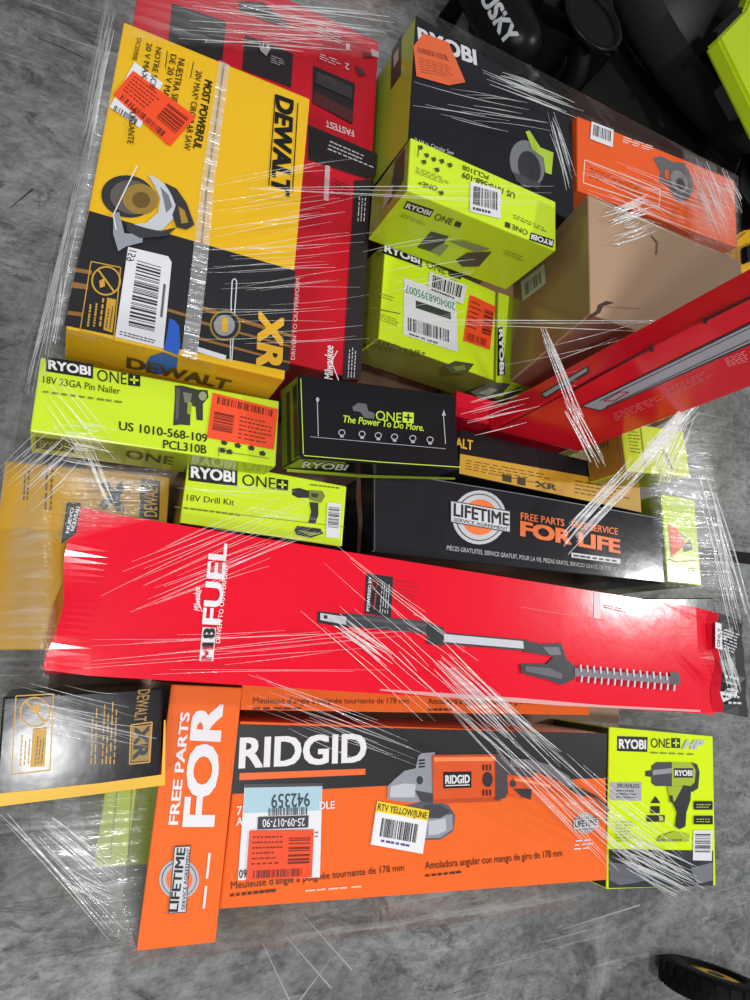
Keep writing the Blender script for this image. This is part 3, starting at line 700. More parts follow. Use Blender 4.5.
# ---- black box with service slogan
b = Box('power_tool_box', 'long black box with orange slogan and round badge, behind the long red box', FIT['flblack'], .25, (40, 41, 45), side=(34, 35, 38), dw=-.012, dx=-.004)
p = b.part('slogan', label='orange lettering'); oc = (246, 120, 48); p.text(oc, 'FREE PARTS   FREE SERVICE', (520.5, 519.5), (617.5, 535), (520.7, 512.5), .025); p.text(oc, 'FOR LIFE', (521, 535.5), (619, 553), (521.2, 521.5), .06)
p = b.part('fine_print', label='small white print'); p.text((190, 190, 194), 'PIÈCES GRATUITES, SERVICE GRATUIT, POUR LA VIE, PIEZAS GRATIS, SERVICIO GRATIS, DE POR VIDA', (446.5, 550), (619.5, 572), (446.7, 545.5), .008); p.poly((214, 216, 220), [(571, 552.5), (620, 559), (620, 564), (571, 557.5)]); p.rows((60, 60, 64), [(573, 554), (618, 560), (618, 563), (573, 557)], 1, .6)
badge(b, 479, 517.5, 27, [(449.5, 500.5), (509.5, 511), (509.5, 533), (449.5, 522.5)], (453, 516), (507.5, 526), (453.2, 503.5), (453, 521.3), (507, 531), (453, 518), fill=(246, 120, 48))
p = b.part('worn_edge', 'l', 'torn pale cardboard edge'); p.poly((150, 122, 112), [(357, 478), (361, 475), (361.5, 500), (363, 520), (360.5, 554), (357, 556), (358.5, 520), (356.5, 498)]); p.poly((178, 92, 84), [(358, 490), (361, 488), (361, 506), (358.5, 508)])
p = b.part('edge_lines', label='pale lines along the upper edges'); p.line((92, 94, 100), [(374, 469), (374.5, 550)], .8); p.line((120, 122, 128), [(375, 470), (520, 494), (662, 519)], .8); b.done()  # pale lines drawn along the left and far top edges

# ---- black and yellow box behind it
b = Box('power_tool_box', 'black box with a yellow text band, wedged behind the black slogan box', FIT['dwblack'], .228, (36, 35, 38), dd=-.04, dy=-.02)
p = b.part('text_band', label='yellow band full of small print'); p.poly((206, 158, 44), [(460, 454), (639.5, 486), (641, 512.5), (459, 473.5)])
p.rows((100, 76, 30), [(466, 459), (555, 475), (554, 488), (465, 470)], 4, .3, (8, 12)); p.rows((100, 76, 30), [(575, 479), (632, 489), (632, 505), (574, 494)], 4, .3, (5, 8)); p.poly((60, 48, 26), [(502, 474), (511, 476), (511, 483), (502, 481)]); p.poly((60, 48, 26), [(517, 477), (525, 478.5), (525, 486), (517, 484.5)]); p.text((60, 48, 26), 'XR', (535, 487), (556, 491), (535, 481), .03)
p = b.part('brand_logo', label='yellow capitals'); p.text((232, 182, 44), 'DEWALT', (433, 443), (472.5, 450.5), (433.3, 433), .03); b.done()

# ---- yellow circular saw carton
b = Box('circular_saw_box', 'large yellow and black circular saw carton at upper left with taped flaps', FIT['carton'], .105, (236, 186, 36), front=(224, 170, 36))
p = b.part('colour_band', label='black lower half with gold streaks'); p.poly((38, 36, 40), [(89, 211), (295.5, 271), (288.5, 371.5), (64, 325.5)])
st = (150, 104, 52)
for q in ([(74, 268), (92, 271), (92, 275), (73, 272)], [(72, 282), (88, 285), (88, 290), (71, 288)], [(68, 311), (82, 313), (82, 317), (67, 315)], [(202, 306), (292, 335), (292, 338), (202, 311)], [(200, 321), (291, 346), (291, 348), (200, 324)], [(198, 337), (290, 362), (290, 364), (198, 340)], [(165, 308), (192, 316), (192, 319), (165, 311)]): p.poly(st, q, False)
p = b.part('slogan', base=2, label='dark slogan lettering reading downwards'); tk = (44, 36, 18)
p.text(tk, 'MOST POWERFUL', (205, 80), (193, 148.5), (212.5, 82), .04, .15); p.text(tk, "20V MAX* CIRCULAR SAW", (196, 71), (183.5, 150), (202, 72.5), .012)
p.text(tk, 'NUESTRA SIERRA', (178.5, 59), (167, 118), (185, 60.5), .012); p.text(tk, 'DE 20 V MAX', (170.5, 55), (161, 104), (176.5, 56.5), .012); p.text(tk, 'NOTRE SCIE', (156, 48), (149, 90), (161.5, 49.5), .012); p.text(tk, '20 V MAX', (146.5, 44), (141, 80), (152, 45.5), .012); p.text(tk, 'DCS590B', (137, 39.5), (132, 61), (141.3, 40.8), .012); p.text(tk, 'PUISSANTE', (130, 110), (127, 145), (136, 111), .012)
p.line(tk, [(167, 53), (165, 69)], .9); p.line(tk, [(193, 64), (190, 80)], .9)
p = b.part('brand_logo', base=2, label='black capitals reading downwards between two lines'); p.text(BLACK, 'DEWALT', (276.5, 96), (271.5, 191), (293, 102), .06); p.line(BLACK, [(275, 95), (268.5, 186)], 1); p.line(BLACK, [(297.5, 104), (292, 193)], 1)
p.text((232, 176, 44), 'XR', (259, 313), (256.5, 366), (283, 319), .05)
p = b.part('service_badge', base=2, label='round gold and grey emblem'); p.ell((150, 126, 60), 225, 326, 15.5, 15.5); p.ell((46, 44, 46), 225, 326, 13.5, 13.5); p.ell((150, 150, 152), 224, 326, 10.5, 10.5); p.poly((214, 172, 50), [(222, 318), (228, 319), (227, 333), (221, 332)])
p = b.part('tool_picture', base=2, label='picture of a circular saw')
p.ell((52, 50, 54), 128, 197, 27, 21, 10); p.ell((96, 92, 88), 132, 198, 22, 17, 10); p.ell((156, 124, 58), 140, 200, 18, 15, 10); p.ell((110, 86, 44), 141, 201, 9, 8, 10)
p.poly((200, 204, 210), [(148, 176), (158, 180), (170, 192), (175, 206), (173, 220), (162, 231), (146, 233), (130, 226), (146, 224), (158, 214), (160, 200), (155, 188)]); p.poly((120, 124, 132), [(160, 188), (168, 196), (172, 208), (166, 214), (163, 200)])
p.poly((56, 54, 56), [(164, 184), (176, 190), (186, 204), (194, 226), (186, 231), (176, 228), (172, 216), (176, 206), (170, 194)]); p.poly((170, 134, 50), [(178, 208), (184, 212), (188, 224), (181, 225)]); p.poly((150, 154, 162), [(113, 215), (119, 214), (124, 235), (143, 236), (142, 244), (126, 248), (118, 253), (113, 236)]); p.poly((60, 60, 64), [(126, 224), (146, 230), (160, 233), (176, 229), (166, 238), (140, 240), (127, 233)])
p.line((226, 226, 230), [(137, 168), (126, 190), (113, 217), (116, 232)], 1.3)
p = b.part('warning_panel', base=2, label='gold outlined panel with a crossed out circle')
p.line(GOLD, [(91, 262), (120.5, 268), (113.5, 340), (80, 331), (91, 262)], 1.1); p.ring(GOLD, 106, 281.5, 14, 14, 1.7); p.line(GOLD, [(98, 270.5), (114, 292.5)], 1.8); p.poly((206, 160, 58), [(99, 282), (104, 279), (105, 287), (100, 289)])
for x in (86, 92, 98): p.rows(GOLD, [(x, 327), (x + 4, 297), (x + 7, 298), (x + 3.5, 328)], 1, .6)
p.poly(GOLD, [(107, 299), (116, 301), (112, 334), (103, 331)]); p.rows((60, 48, 30), [(104, 329), (108, 302), (115, 304), (111, 331)], 2, .3)
p = b.part('hang_loop', base=2, label='thin white loop outline'); p.line((214, 216, 220), [(230, 362), (231, 300), (232, 281), (234.5, 279), (236.5, 282), (234, 320), (231.5, 362)], 1.1); p.poly((222, 224, 228), [(196.5, 347), (226, 356), (225, 361), (196, 352)])
p = b.part('shipping_label', base=3, label='white barcode label'); q = [(128, 247.5), (168, 257), (171.5, 263), (163, 349), (115, 337.5)]; p.poly(mat((226, 226, 230), .5, .3), q)
L_ = p; p = b.part('barcode', base=4, on=L_); p.bars((54, 54, 60), [(137, 261), (161, 268), (154, 333), (128, 327)], 26, 1); p = b.part('label_lettering', base=4, on=L_); p.text((60, 60, 66), '159', (136.5, 252.5), (133.5, 263), (129, 250.5), .01); p.rows((90, 90, 96), [(165, 268), (168, 269), (161, 335), (158, 334)], 1, .5, (6, 8)); p.rows((90, 90, 96), [(120, 331), (158, 341), (157, 346), (119, 336)], 2, .4)
p = b.part('white_sticker', base=3, label='white sticker under the orange one'); p.poly(mat((228, 230, 234), .5, .3), [(134.5, 63), (163, 84), (140, 129), (109.5, 108)]); p.bars((90, 90, 94), [(115, 106), (139, 121), (137, 126), (113, 111)], 14)
price_sticker(b, [(133, 72), (195.5, 118), (169.5, 147.5), (113, 96)], lay=2, bar=1)
p = b.part('packing_tape', base=3, label='clear tape over the flap seam'); p.poly(TAPE, [(219, 61), (229.5, 66), (213.5, 190), (207, 270), (196.5, 361), (181, 357), (191, 270), (200, 190)])
p = b.part('flap_seam', base=1); p.line((70, 56, 26), [(224, 64), (206.5, 190), (199, 270), (189, 359)], 1.6)
p = b.part('blue_tape', base=5, label='torn piece of blue tape'); p.poly(mat((44, 96, 196), .5, .3), [(169, 319.5), (174, 321), (179, 327), (180, 346), (178, 356), (163, 350.5), (166, 340)])
p = b.part('front_blue_tape', 'n', 'torn piece of blue tape on the front'); p.poly(mat((44, 96, 196), .5, .3), [(150, 356), (163, 352), (178, 358), (176, 371), (160, 374), (143, 368)])
p = b.part('front_lettering', 'n', 'dark capitals on the front'); p.text((96, 72, 26), 'DEWALT', (127, 367), (227, 389), (128, 357), .05); b.done()

# ---- red box under the saw carton
lx = at(112, 40, .89)
b = Box('power_tool_box', 'wide dark red box under the yellow saw carton, with black printed panels', FIT['milw'][:3] + (-.062,) + FIT['milw'][4:], .25, (196, 24, 42), side=(150, 18, 32), dw=-.008, dx=-.018)
p = b.part('picture_panel', label='black printed panels'); bk = (40, 34, 38)
p.poly(bk, [(245, 35), (293, 54), (291, 88), (242, 70)]); p.poly(bk, [(313, 66), (355, 84), (352, 125), (312, 103)]); p.poly(bk, [(172, 4), (226, 22), (222, 62), (168, 44)]); p.poly(bk, [(238, 2), (262, 3), (290, 26), (280, 27), (252, 16), (240, 12)])
p.poly((86, 40, 44), [(315, 92), (353, 112), (352, 124), (312, 103)]); p.poly((60, 56, 60), [(316, 72), (352, 88), (351, 100), (315, 84)])
p.poly((176, 170, 174), [(258, 40), (260, 52), (266, 57), (270, 50), (268, 44), (264, 50), (263, 42), (261, 49)])
p.rows((190, 180, 184), [(271, 56), (288, 62), (287, 70), (270, 64)], 4, .25, (1, 2)); p.rows((110, 96, 100), [(318, 74), (340, 82), (339, 88), (317, 80)], 3, .3)

p = b.part('slogan', base=1, label='white lettering, upside down'); wr = (226, 196, 200)
p.text(wr, 'FASTEST', (353, 131), (325, 120.5), (353.8, 137.5), .04); p.rows(wr, [(317, 23), (346, 34), (345, 47), (317, 36)], 5, .3, (2, 4)); p.rows(wr, [(320, 54), (344, 62), (343, 70), (319, 60)], 3, .4, (2, 4)); p.text(wr, '2', (349, 65), (345, 63.5), (348.5, 71), .03); p.text(wr, '1', (349, 45), (346.5, 44), (348.5, 51), .03)
p.poly((90, 44, 50), [(354, 66), (362, 70), (366, 76), (358, 76)]); p.poly((90, 44, 50), [(362, 52), (370, 55), (373, 58), (364, 58)]); p.poly((200, 170, 172), [(370, 50), (378, 53), (378, 59), (371, 57)])
p = b.part('caption_band', base=1, label='black bands with white print'); p.poly(bk, [(308, 125), (377, 154), (375, 174), (368, 180), (308, 160)]); p.rows((214, 208, 212), [(330, 140), (376, 160), (374, 170), (327, 151)], 3, .3, (5, 9))
p.poly(bk, [(354, 181), (371, 180), (360, 380), (342, 380)]); p.rows((206, 202, 206), [(356, 222), (358, 190), (367, 190), (365, 222)], 3, .3); p.rows((206, 202, 206), [(346, 378), (348, 344), (357, 344), (355, 378)], 3, .3)
p.poly((206, 170, 172), [(324.5, 166), (329.5, 167), (328, 202), (323, 201)]); p.rows((120, 20, 34), [(333, 178), (352, 186), (351, 204), (332, 196)], 5, .3)
p = b.part('brand_logo', base=1, label='white script reading upwards'); p.text(WHITE, 'Milwaukee', (332.5, 380), (333, 346), (324, 380), .025, .3); p.line(WHITE, [(338.5, 381), (331, 362), (337, 351)], .9); p.text(wr, 'DRIVEN TO OUTPERFORM', (294.5, 360), (299.5, 279), (290.5, 360), .02); b.done()

# ---- black circular saw box at the back
b = Box('circular_saw_box', 'black circular saw box with white capitals at the top of the stack, lime end', FIT['circ'], .195, (34, 34, 38), left=(170, 192, 56), dw=-.012, dx=.006)
p = b.part('brand_logo', label='white capitals'); p.text((214, 214, 218), 'RYOBI', (419, 43), (476, 65), (418, 28), .05)
p = b.part('tool_picture', label='picture of a lime circular saw'); p.ell((120, 122, 128), 527, 164, 17, 24, -15); p.ell((52, 52, 56), 529, 168, 11, 17, -15); p.poly((176, 206, 60), [(525, 132), (529, 131), (540, 148), (553, 153), (551, 175), (545, 173), (543, 158), (532, 150)]); p.poly((70, 72, 76), [(512, 172), (540, 184), (538, 190), (516, 182)])
p = b.part('printed_text', label='small white print'); p.text((196, 196, 200), '7-1/4 in. Circular Saw', (414.5, 142), (453.5, 155.5), (414.6, 138), .01)
p = b.part('price_sticker', base=3, label='creased orange price sticker'); p.poly(mat((226, 104, 62), .5, .3), [(423, 34), (448, 43), (465, 83), (448, 86), (416, 77), (413, 47)]); p.bars((150, 66, 42), [(417, 48), (446, 56), (449, 62), (417, 53)], 20); p.rows((170, 76, 48), [(418, 58), (450, 66), (458, 80), (420, 74)], 6, .25)
p = b.part('side_picture', 'l', 'dark picture on the lime end'); p.poly((58, 62, 54), [(392, 52), (402, 34), (401, 75), (391, 90)]); p.poly((180, 182, 176), [(394, 56), (399, 48), (399, 60), (394, 68)]); b.done()

# ---- lime nailer box turned round, on top at the back
b = Box('nailer_box', 'lime nailer box with upside-down print, perched highest in the middle of the stack', FIT['nailer2'], .134, (210, 238, 52), front=(206, 234, 50), left=(150, 166, 60), group='nailer boxes')
p = b.part('printed_text', label='upside-down dark product lettering'); p.text((48, 52, 26), 'PCL310B', (488.5, 175.5), (462.5, 165), (487.8, 180), .02); p.text((48, 52, 26), 'US 1010-568-109', (514.8, 193.5), (462.5, 172), (514, 199), .02); p.rows((110, 124, 44), [(416, 167), (452, 181), (452, 188), (415, 174)], 4, .3); p.rows((110, 124, 44), [(513, 214), (552, 231), (552, 236), (513, 219)], 2, .3)
p = b.part('small_icons', label='small dark tool icons')
for x, y in ((420, 148), (426, 156), (433, 160), (441, 162), (449, 166), (423, 163), (436, 171), (440, 194)): p.poly((74, 82, 44), [(x - 2.5, y - 2), (x + 2, y - 2.5), (x + 3, y + 1), (x, y + 2.5)])
p.line((90, 100, 44), [(418, 146), (417, 158)], .8)
p = b.part('brand_logo', label='upside-down black block logo'); q = [(530.5, 232.5), (554, 240), (552.5, 248), (529, 240)]; p.poly(BLACK, q); f = p.quadmap(q); p.text(WHITE, 'RYOBI', f(.94, .2), f(.06, .2), f(.94, .8), .05); p.text((60, 66, 30), 'ONE', (527.5, 231), (512, 224.5), (527, 236), .01); p.poly((60, 66, 30), [(505, 222), (510, 224), (509.5, 229), (504.5, 227)]); p.text((60, 66, 30), 'ONE+', (437, 187), (418, 181), (436.5, 192), .01)
barcode_sticker(b, [(470, 182), (500, 190.5), (500, 219.5), (469, 212)], 16, rows=1)
p = b.part('front_logo', 'n', 'block logo on the front'); block_logo(p, [(407, 200.5), (434, 209.5), (430, 217), (403, 208)]); p.text((60, 66, 30), 'ONE', (433.5, 218.5), (451, 224.5), (436.5, 212.5), .01); p.poly((60, 66, 30), [(456, 220), (462, 222), (460, 227), (454, 225)]); p.rows((120, 136, 44), [(402, 212), (430, 222), (428, 226), (400, 216)], 2, .3); p.rows((120, 136, 44), [(506, 248), (530, 257), (526, 262), (503, 253)], 2, .3)
p = b.part('front_picture', 'n', 'dark product picture on the front'); p.poly((74, 78, 62), [(417, 247), (431, 231), (449, 236), (436, 253)]); p.poly((150, 160, 110), [(431, 250), (442, 243), (449, 245), (440, 256)]); p.poly((74, 78, 62), [(456, 259), (467, 252), (492, 251), (479, 266), (462, 266)]); p.poly((140, 150, 100), [(448, 240), (464, 240), (490, 248), (478, 252)])
p = b.part('side_picture', 'l', 'dark picture on the end'); p.poly((70, 72, 62), [(396, 160), (405, 148), (404, 180), (388, 205)]); p.poly((176, 178, 170), [(385, 195), (394, 184), (392, 196), (382, 212)]); b.done()

# ---- lime box tilted, with labels
b = Box('power_tool_box', 'tilted lime box with white shipping label and orange sticker, beside the dark red box', FIT['bbox'], .095, (216, 242, 44), side=(150, 164, 50), front=(140, 140, 60), dw=-.026, dx=.013)  # front is brownish: its shadow is put into the base colour
p = b.part('brand_logo', label='black block logo with white capitals'); block_logo(p, [(382.5, 241), (422, 255), (421.5, 267.5), (382, 253)]); p.text((120, 136, 50), 'ONE', (426, 268), (445, 274.8), (426.5, 260), .02); p.poly((70, 78, 36), [(448, 268), (461, 272.5), (460.5, 280), (448, 276)]); p.rows((150, 84, 40), [(430, 271), (466, 284), (466, 289), (430, 276)], 1, .6, (3, 4))
p.text((90, 98, 40), 'RYOBI', (373, 343), (398, 350.5), (373.2, 338.5), .03); p.text((90, 98, 40), 'ONE+', (401, 352), (425, 356), (401.3, 348), .01)
p = b.part('printed_text', label='small dark print and a crease'); p.rows((110, 120, 44), [(380, 292), (398, 298), (398, 304), (380, 298)], 2, .3); p.rows((110, 120, 44), [(380, 313), (399, 320), (399, 328), (380, 321)], 4, .3); p.line((96, 100, 50), [(371, 308), (400, 314)], .9)
p = b.part('shipping_label', base=4, label='white shipping label stuck on upside down'); q = [(403.5, 278), (455, 297), (457.5, 352.5), (402.5, 335)]; p.poly(mat((230, 232, 236), .5, .3), q); L_ = p; p = b.part('label_lettering', base=5, on=L_); p.text((70, 140, 116), '2004068395007', (454, 303.5), (404.5, 285), (454.2, 311), .015); p.poly((60, 66, 64), [(415, 301), (450, 313), (450, 320), (415, 308.5)]); p.bars((84, 84, 90), [(407, 318), (449, 331), (449, 343), (407, 331)], 24); p.rows((110, 110, 116), [(408, 333), (448, 346), (448, 349), (408, 336)], 1, .5)
barcode_sticker(b, [(428.5, 272), (466, 286.5), (462, 305), (426.5, 291.5)], 16, lay=4, rows=1)
price_sticker(b, [(469, 295), (494.5, 307), (489, 350), (462.5, 341)], lay=2, bar=1)
p = b.part('tool_picture', label='small dark tool picture'); p.poly((74, 80, 48), [(444, 366), (455, 361), (474, 364), (466, 374), (452, 373)]); p.poly((120, 130, 60), [(452, 367), (464, 365), (466, 370), (456, 371)]); b.done()

# ---- cardboard carton
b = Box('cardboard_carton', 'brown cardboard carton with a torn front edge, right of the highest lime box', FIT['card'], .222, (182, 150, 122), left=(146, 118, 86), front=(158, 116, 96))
p = b.part('flap_tear', label='dark tear in the cardboard'); p.poly((74, 52, 40), [(590, 315), (596, 311), (598, 305), (606, 301), (614, 303), (603, 306.5), (600, 313), (592, 318)]); p.line((150, 122, 98), [(604, 307), (641, 309)], .7); p.line((120, 98, 80), [(651, 236), (657, 243), (656, 255)], 1.4)
p = b.part('worn_sticker', 'l', 'faded paper label'); p.poly(mat((186, 194, 168), .5, .3), [(521, 282), (544.5, 264), (546, 283.5), (523, 301.6)]); p.bars((96, 102, 88), [(525, 284), (542, 271), (543, 282), (526, 296)], 10)
b.done()

# ---- orange box at the far right
b = Box('power_tool_box', 'orange box with a white barcode sticker in the far right corner of the stack', FIT['orange'], .335, (236, 96, 42), dw=-.012, dx=.006)
barcode_sticker(b, [(591, 122), (613, 130.5), (612, 148), (589.5, 139.5)], 14, rows=0)
p = b.part('printed_text', label='white lettering and outlined panel'); p.line((236, 206, 190), [(584.5, 160), (660, 189.5), (658.5, 208), (583, 183), (584.5, 160)], 1); p.rows((240, 214, 200), [(623, 136), (662, 149), (661, 155), (622, 143)], 3, .4, (2, 4)); p.rows((186, 70, 28), [(590, 167), (652, 191), (651, 200), (589, 178)], 4, .3)
p = b.part('tool_picture', label='picture of a grey power tool'); p.poly((104, 100, 104), [(653, 158), (660, 156), (672, 162), (684, 163), (692, 178), (693, 190), (688, 199), (680, 202), (673, 196), (668, 186), (659, 182), (660, 172)]); p.ell((140, 138, 142), 679, 182, 8, 12, -25); p.ell((82, 80, 84), 680, 184, 4, 6, -25); p.poly((226, 92, 40), [(664, 170), (668, 171), (668, 181), (664, 178)]); b.done()

# ---- tall red box standing on end, leaving the frame at the right
C1 = Vector((.6625, .371)); yaw = -.0873; wd, dp, H2 = .197, .035, 1.14
xd, yd = Vector((math.cos(yaw), math.sin(yaw))), Vector((-math.sin(yaw), math.cos(yaw)))
mc = C1 + xd * wd / 2 + yd * dp / 2
b = Box('hedge_trimmer_box', 'tall red box standing on end, leaning out past the wrap at the right edge', (.842 + H2, mc.x, mc.y, yaw, wd, dp, 0, 0, 0), H2, RED, front=(236, 24, 44), left=(222, 24, 46), side=(210, 22, 40), wrap=False)
p = b.part('flap_slit', 'n', 'dark slit where the flaps meet'); dk = (56, 12, 18)
p.line(dk, [(498, 428), (523, 416), (570, 391)], 1); p.line(dk, [(570, 391.5), (592, 379), (652, 346.5)], 2.2); p.line((150, 16, 28), [(652, 346), (704, 319)], .9); p.line(dk, [(704, 319.5), (752, 295)], 3)
p.poly(dk, [(649, 344), (653, 343), (654, 350), (650, 351)]); p.poly(dk, [(702, 316), (706, 315), (707, 322), (703, 322)])
p = b.part('grey_stripe', 'n', 'silver grey printed stripe'); p.poly((52, 50, 56), [(580, 406), (752, 320.5), (752, 343.5), (600, 411)]); p.poly((176, 184, 194), [(583, 405.5), (752, 323), (752, 341), (600, 409.5)]); p.line((74, 76, 84), [(600, 400), (752, 326)], .8); p.line((74, 76, 84), [(606, 406), (752, 338)], .8); p.line((200, 60, 60), [(604, 400), (620, 391), (629, 391), (614, 400), (604, 400)], .9)
p = b.part('grey_stripe', 'l', 'silver grey printed stripe'); p.poly((52, 50, 56), [(541, 393), (588, 366), (589.5, 372.5), (545, 399)]); p.poly((168, 172, 180), [(543, 394), (587, 368), (588, 371), (546, 397)])
p = b.part('printed_text', 'n', 'rows of pale small print'); pk = (240, 130, 140); p.rows(pk, [(612, 413), (664, 392), (666, 400), (616, 421)], 4, .3, (5, 8)); p.rows(pk, [(665, 388), (712, 366), (714, 376), (668, 397)], 5, .3, (5, 8)); p.rows((246, 170, 178), [(724, 358), (752, 346), (752, 360), (728, 366)], 6, .35, (3, 6)); b.done()

# ---- boxes at the right
q = [at(459, 428, .838), at(580, 450, .838)]
b = Box('power_tool_box', 'low dark red box at the foot of the tall red box', (.838, (q[0].x + q[1].x) / 2 - .004, (q[0].y + q[1].y) / 2 + .036, -.085, (q[1] - q[0]).length, .046, 0, 0, 0), .23, (206, 24, 46))
p = b.part('fold_line', label='darker fold line'); p.line((140, 16, 30), [(462, 420), (500, 427), (520, 431)], .7); b.done()
b = Box('power_tool_box', 'lime box almost hidden under the brown carton', FIT['ebox'], .208, (208, 236, 50), left=(200, 224, 50), dd=-.02, dy=.01)
p = b.part('brand_logo', label='black block with white capitals reading downwards'); q = [(497.6, 328), (502.3, 327), (505, 375), (497, 376)]; p.poly(BLACK, q); p.text(WHITE, 'RYOBI', (498.8, 330), (499.5, 374), (502.8, 330), .06)
p = b.part('tool_picture', label='dark product picture'); p.poly((90, 92, 78), [(470, 392), (492, 382), (510, 384), (502, 394), (484, 400)]); p.poly((150, 156, 130), [(478, 393), (490, 388), (498, 390), (488, 396)]); p.poly((90, 96, 70), [(500, 398), (518, 388), (522, 391), (506, 400)]); b.done()
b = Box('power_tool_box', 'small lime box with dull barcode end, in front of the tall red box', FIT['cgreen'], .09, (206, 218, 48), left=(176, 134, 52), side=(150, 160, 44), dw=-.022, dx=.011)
p = b.part('printed_text', label='dark small print'); p.rows((96, 104, 40), [(628, 430), (641, 431), (643, 455), (630, 453)], 7, .3, (2, 3)); p.line((70, 74, 36), [(617, 424), (622, 462)], 1); p.line((90, 94, 40), [(640, 426), (645, 470)], .8); p.line((90, 94, 40), [(655, 438), (664, 452), (672, 470)], 2)
p = b.part('barcode', 'l', 'small dark barcode'); p.bars((90, 70, 60), [(599, 432), (608, 428), (610, 446), (601, 448)], 6); b.done()
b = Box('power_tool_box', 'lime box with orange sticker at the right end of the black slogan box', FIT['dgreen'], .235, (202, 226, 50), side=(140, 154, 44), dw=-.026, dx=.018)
p = b.part('printed_text', label='dark small print and crease lines'); p.line((80, 86, 36), [(668, 559), (676, 562), (698, 560)], 1); p.rows((100, 110, 40), [(688, 567), (697, 567), (697, 572), (688, 572)], 2, .4); p.line((100, 110, 40), [(668, 531), (674, 530), (690, 541)], .8); p.poly((70, 76, 40), [(682, 545), (690, 541), (692, 550), (684, 552)])
p = b.part('price_sticker', base=3, label='bent orange price sticker'); p.poly(mat(STICK, .5, .3), [(668, 524), (676, 529), (685, 544), (671, 558)]); b.done()
b = Box('power_tool_box', 'flat black box at the right, behind the end of the long red box', FIT['blackr'], .155, (26, 27, 29))
p = b.part('printed_text', label='faint pale print'); p.rows((120, 128, 120), [(650, 603), (708, 606), (708, 622), (652, 620)], 4, .2, (6, 9)); p.rows((150, 160, 60), [(690, 626), (714, 628), (714, 634), (690, 632)], 2, .3); b.done()
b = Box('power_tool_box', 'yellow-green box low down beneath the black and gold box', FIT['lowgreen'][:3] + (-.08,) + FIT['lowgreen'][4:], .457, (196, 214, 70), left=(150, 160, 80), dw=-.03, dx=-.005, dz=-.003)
p = b.part('printed_text', label='dull printed lines'); p.line((130, 144, 60), [(118, 780), (110, 860)], 1); p.line((110, 120, 60), [(132, 780), (128, 860)], .9); b.done()

# ================================================================== things on the floor behind
rubber = mat((13, 13, 14), .6, .15, name='black_rubber', bump=.3)
gloss_black = mat((8, 8, 9), .35, .2, name='black_enamel')
def lathe(bm, prof, axis_o, axis_d, seg=40, mi=0, closed=False):
    """revolve (distance along axis, radius) pairs about an axis"""
    d = Vector(axis_d).normalized(); u = d.orthogonal().normalized(); v = d.cross(u); o = Vector(axis_o)
    rings = []
    for a, r in prof:
        rings.append([bm.verts.new(o + d * a + (u * math.cos(t) + v * math.sin(t)) * r) for t in (2 * math.pi * i / seg for i in range(seg))])
    for A, B in zip(rings, rings[1:] + (rings[:1] if closed else [])):
        for i in range(seg):
            f = bm.faces.new((A[i], A[(i + 1) % seg], B[(i + 1) % seg], B[i])); f.smooth = True; f.material_index = mi
    for ring in () if closed else (rings[0], rings[-1]):
        f = bm.faces.new(ring if ring is rings[-1] else ring[::-1]); f.material_index = mi
    bmesh.ops.recalc_face_normals(bm, faces=bm.faces[:])
def wheel_profile(r, wdt, hub):
    return [(-wdt / 2, hub), (-wdt / 2, r * .82), (-wdt * .46, r * .93), (-wdt * .3, r), (wdt * .3, r), (wdt * .46, r * .93), (wdt / 2, r * .82), (wdt / 2, hub)]
def mk_wheel(parent, name, loc, ax, r, wdt, tyre=rubber, hubm=gloss_black, tread=True, local=Vector()):
    bm = bmesh.new(); lathe(bm, wheel_profile(r, wdt, r * .55), Vector(loc) - local, ax, 44, closed=True)
    if tread:
        d = Vector(ax).normalized(); u = d.orthogonal().normalized(); v = d.cross(u)
        for i in range(26):
            t = 2 * math.pi * i / 26; rad = u * math.cos(t) + v * math.sin(t); tan = d.cross(rad)
            for sgn in (-1, 1):
                c0 = Vector(loc) - local + rad * (r * .99) + d * (sgn * wdt * .2)
                M = Matrix((tan, d, rad)).transposed().to_4x4(); M.translation = c0 + tan * (sgn * r * .05)
                bmesh.ops.create_cube(bm, size=1, matrix=M @ Matrix.Diagonal((r * .12, wdt * .36, r * .06, 1)))
    o = link('tyre', mesh_from_bm('tyre', bm, [tyre]), parent)
    bm = bmesh.new(); lathe(bm, [(-wdt * .3, r * .1), (-wdt * .42, r * .2), (-wdt * .34, r * .56), (wdt * .34, r * .56), (wdt * .42, r * .2), (wdt * .3, r * .1)], Vector(loc) - local, ax, 36)
    link('hub', mesh_from_bm('hub', bm, [hubm]), parent)
    return o

# dark sheet standing in for the shaded floor under the black machines
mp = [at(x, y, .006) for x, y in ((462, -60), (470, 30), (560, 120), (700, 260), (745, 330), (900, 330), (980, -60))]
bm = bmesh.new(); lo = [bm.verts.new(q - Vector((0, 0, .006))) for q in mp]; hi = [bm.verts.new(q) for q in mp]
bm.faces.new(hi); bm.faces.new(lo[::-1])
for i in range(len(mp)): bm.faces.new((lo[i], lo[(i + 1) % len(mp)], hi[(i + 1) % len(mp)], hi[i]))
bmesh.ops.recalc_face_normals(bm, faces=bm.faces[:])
o = link('floor_shade', mesh_from_bm('floor_shade', bm, [mat((50, 50, 48), .8, .1, name='painted_shade', bump=.4)])); tag(o, 'dark grey sheet standing in for shade on the floor beneath the black machines', 'painted shade')

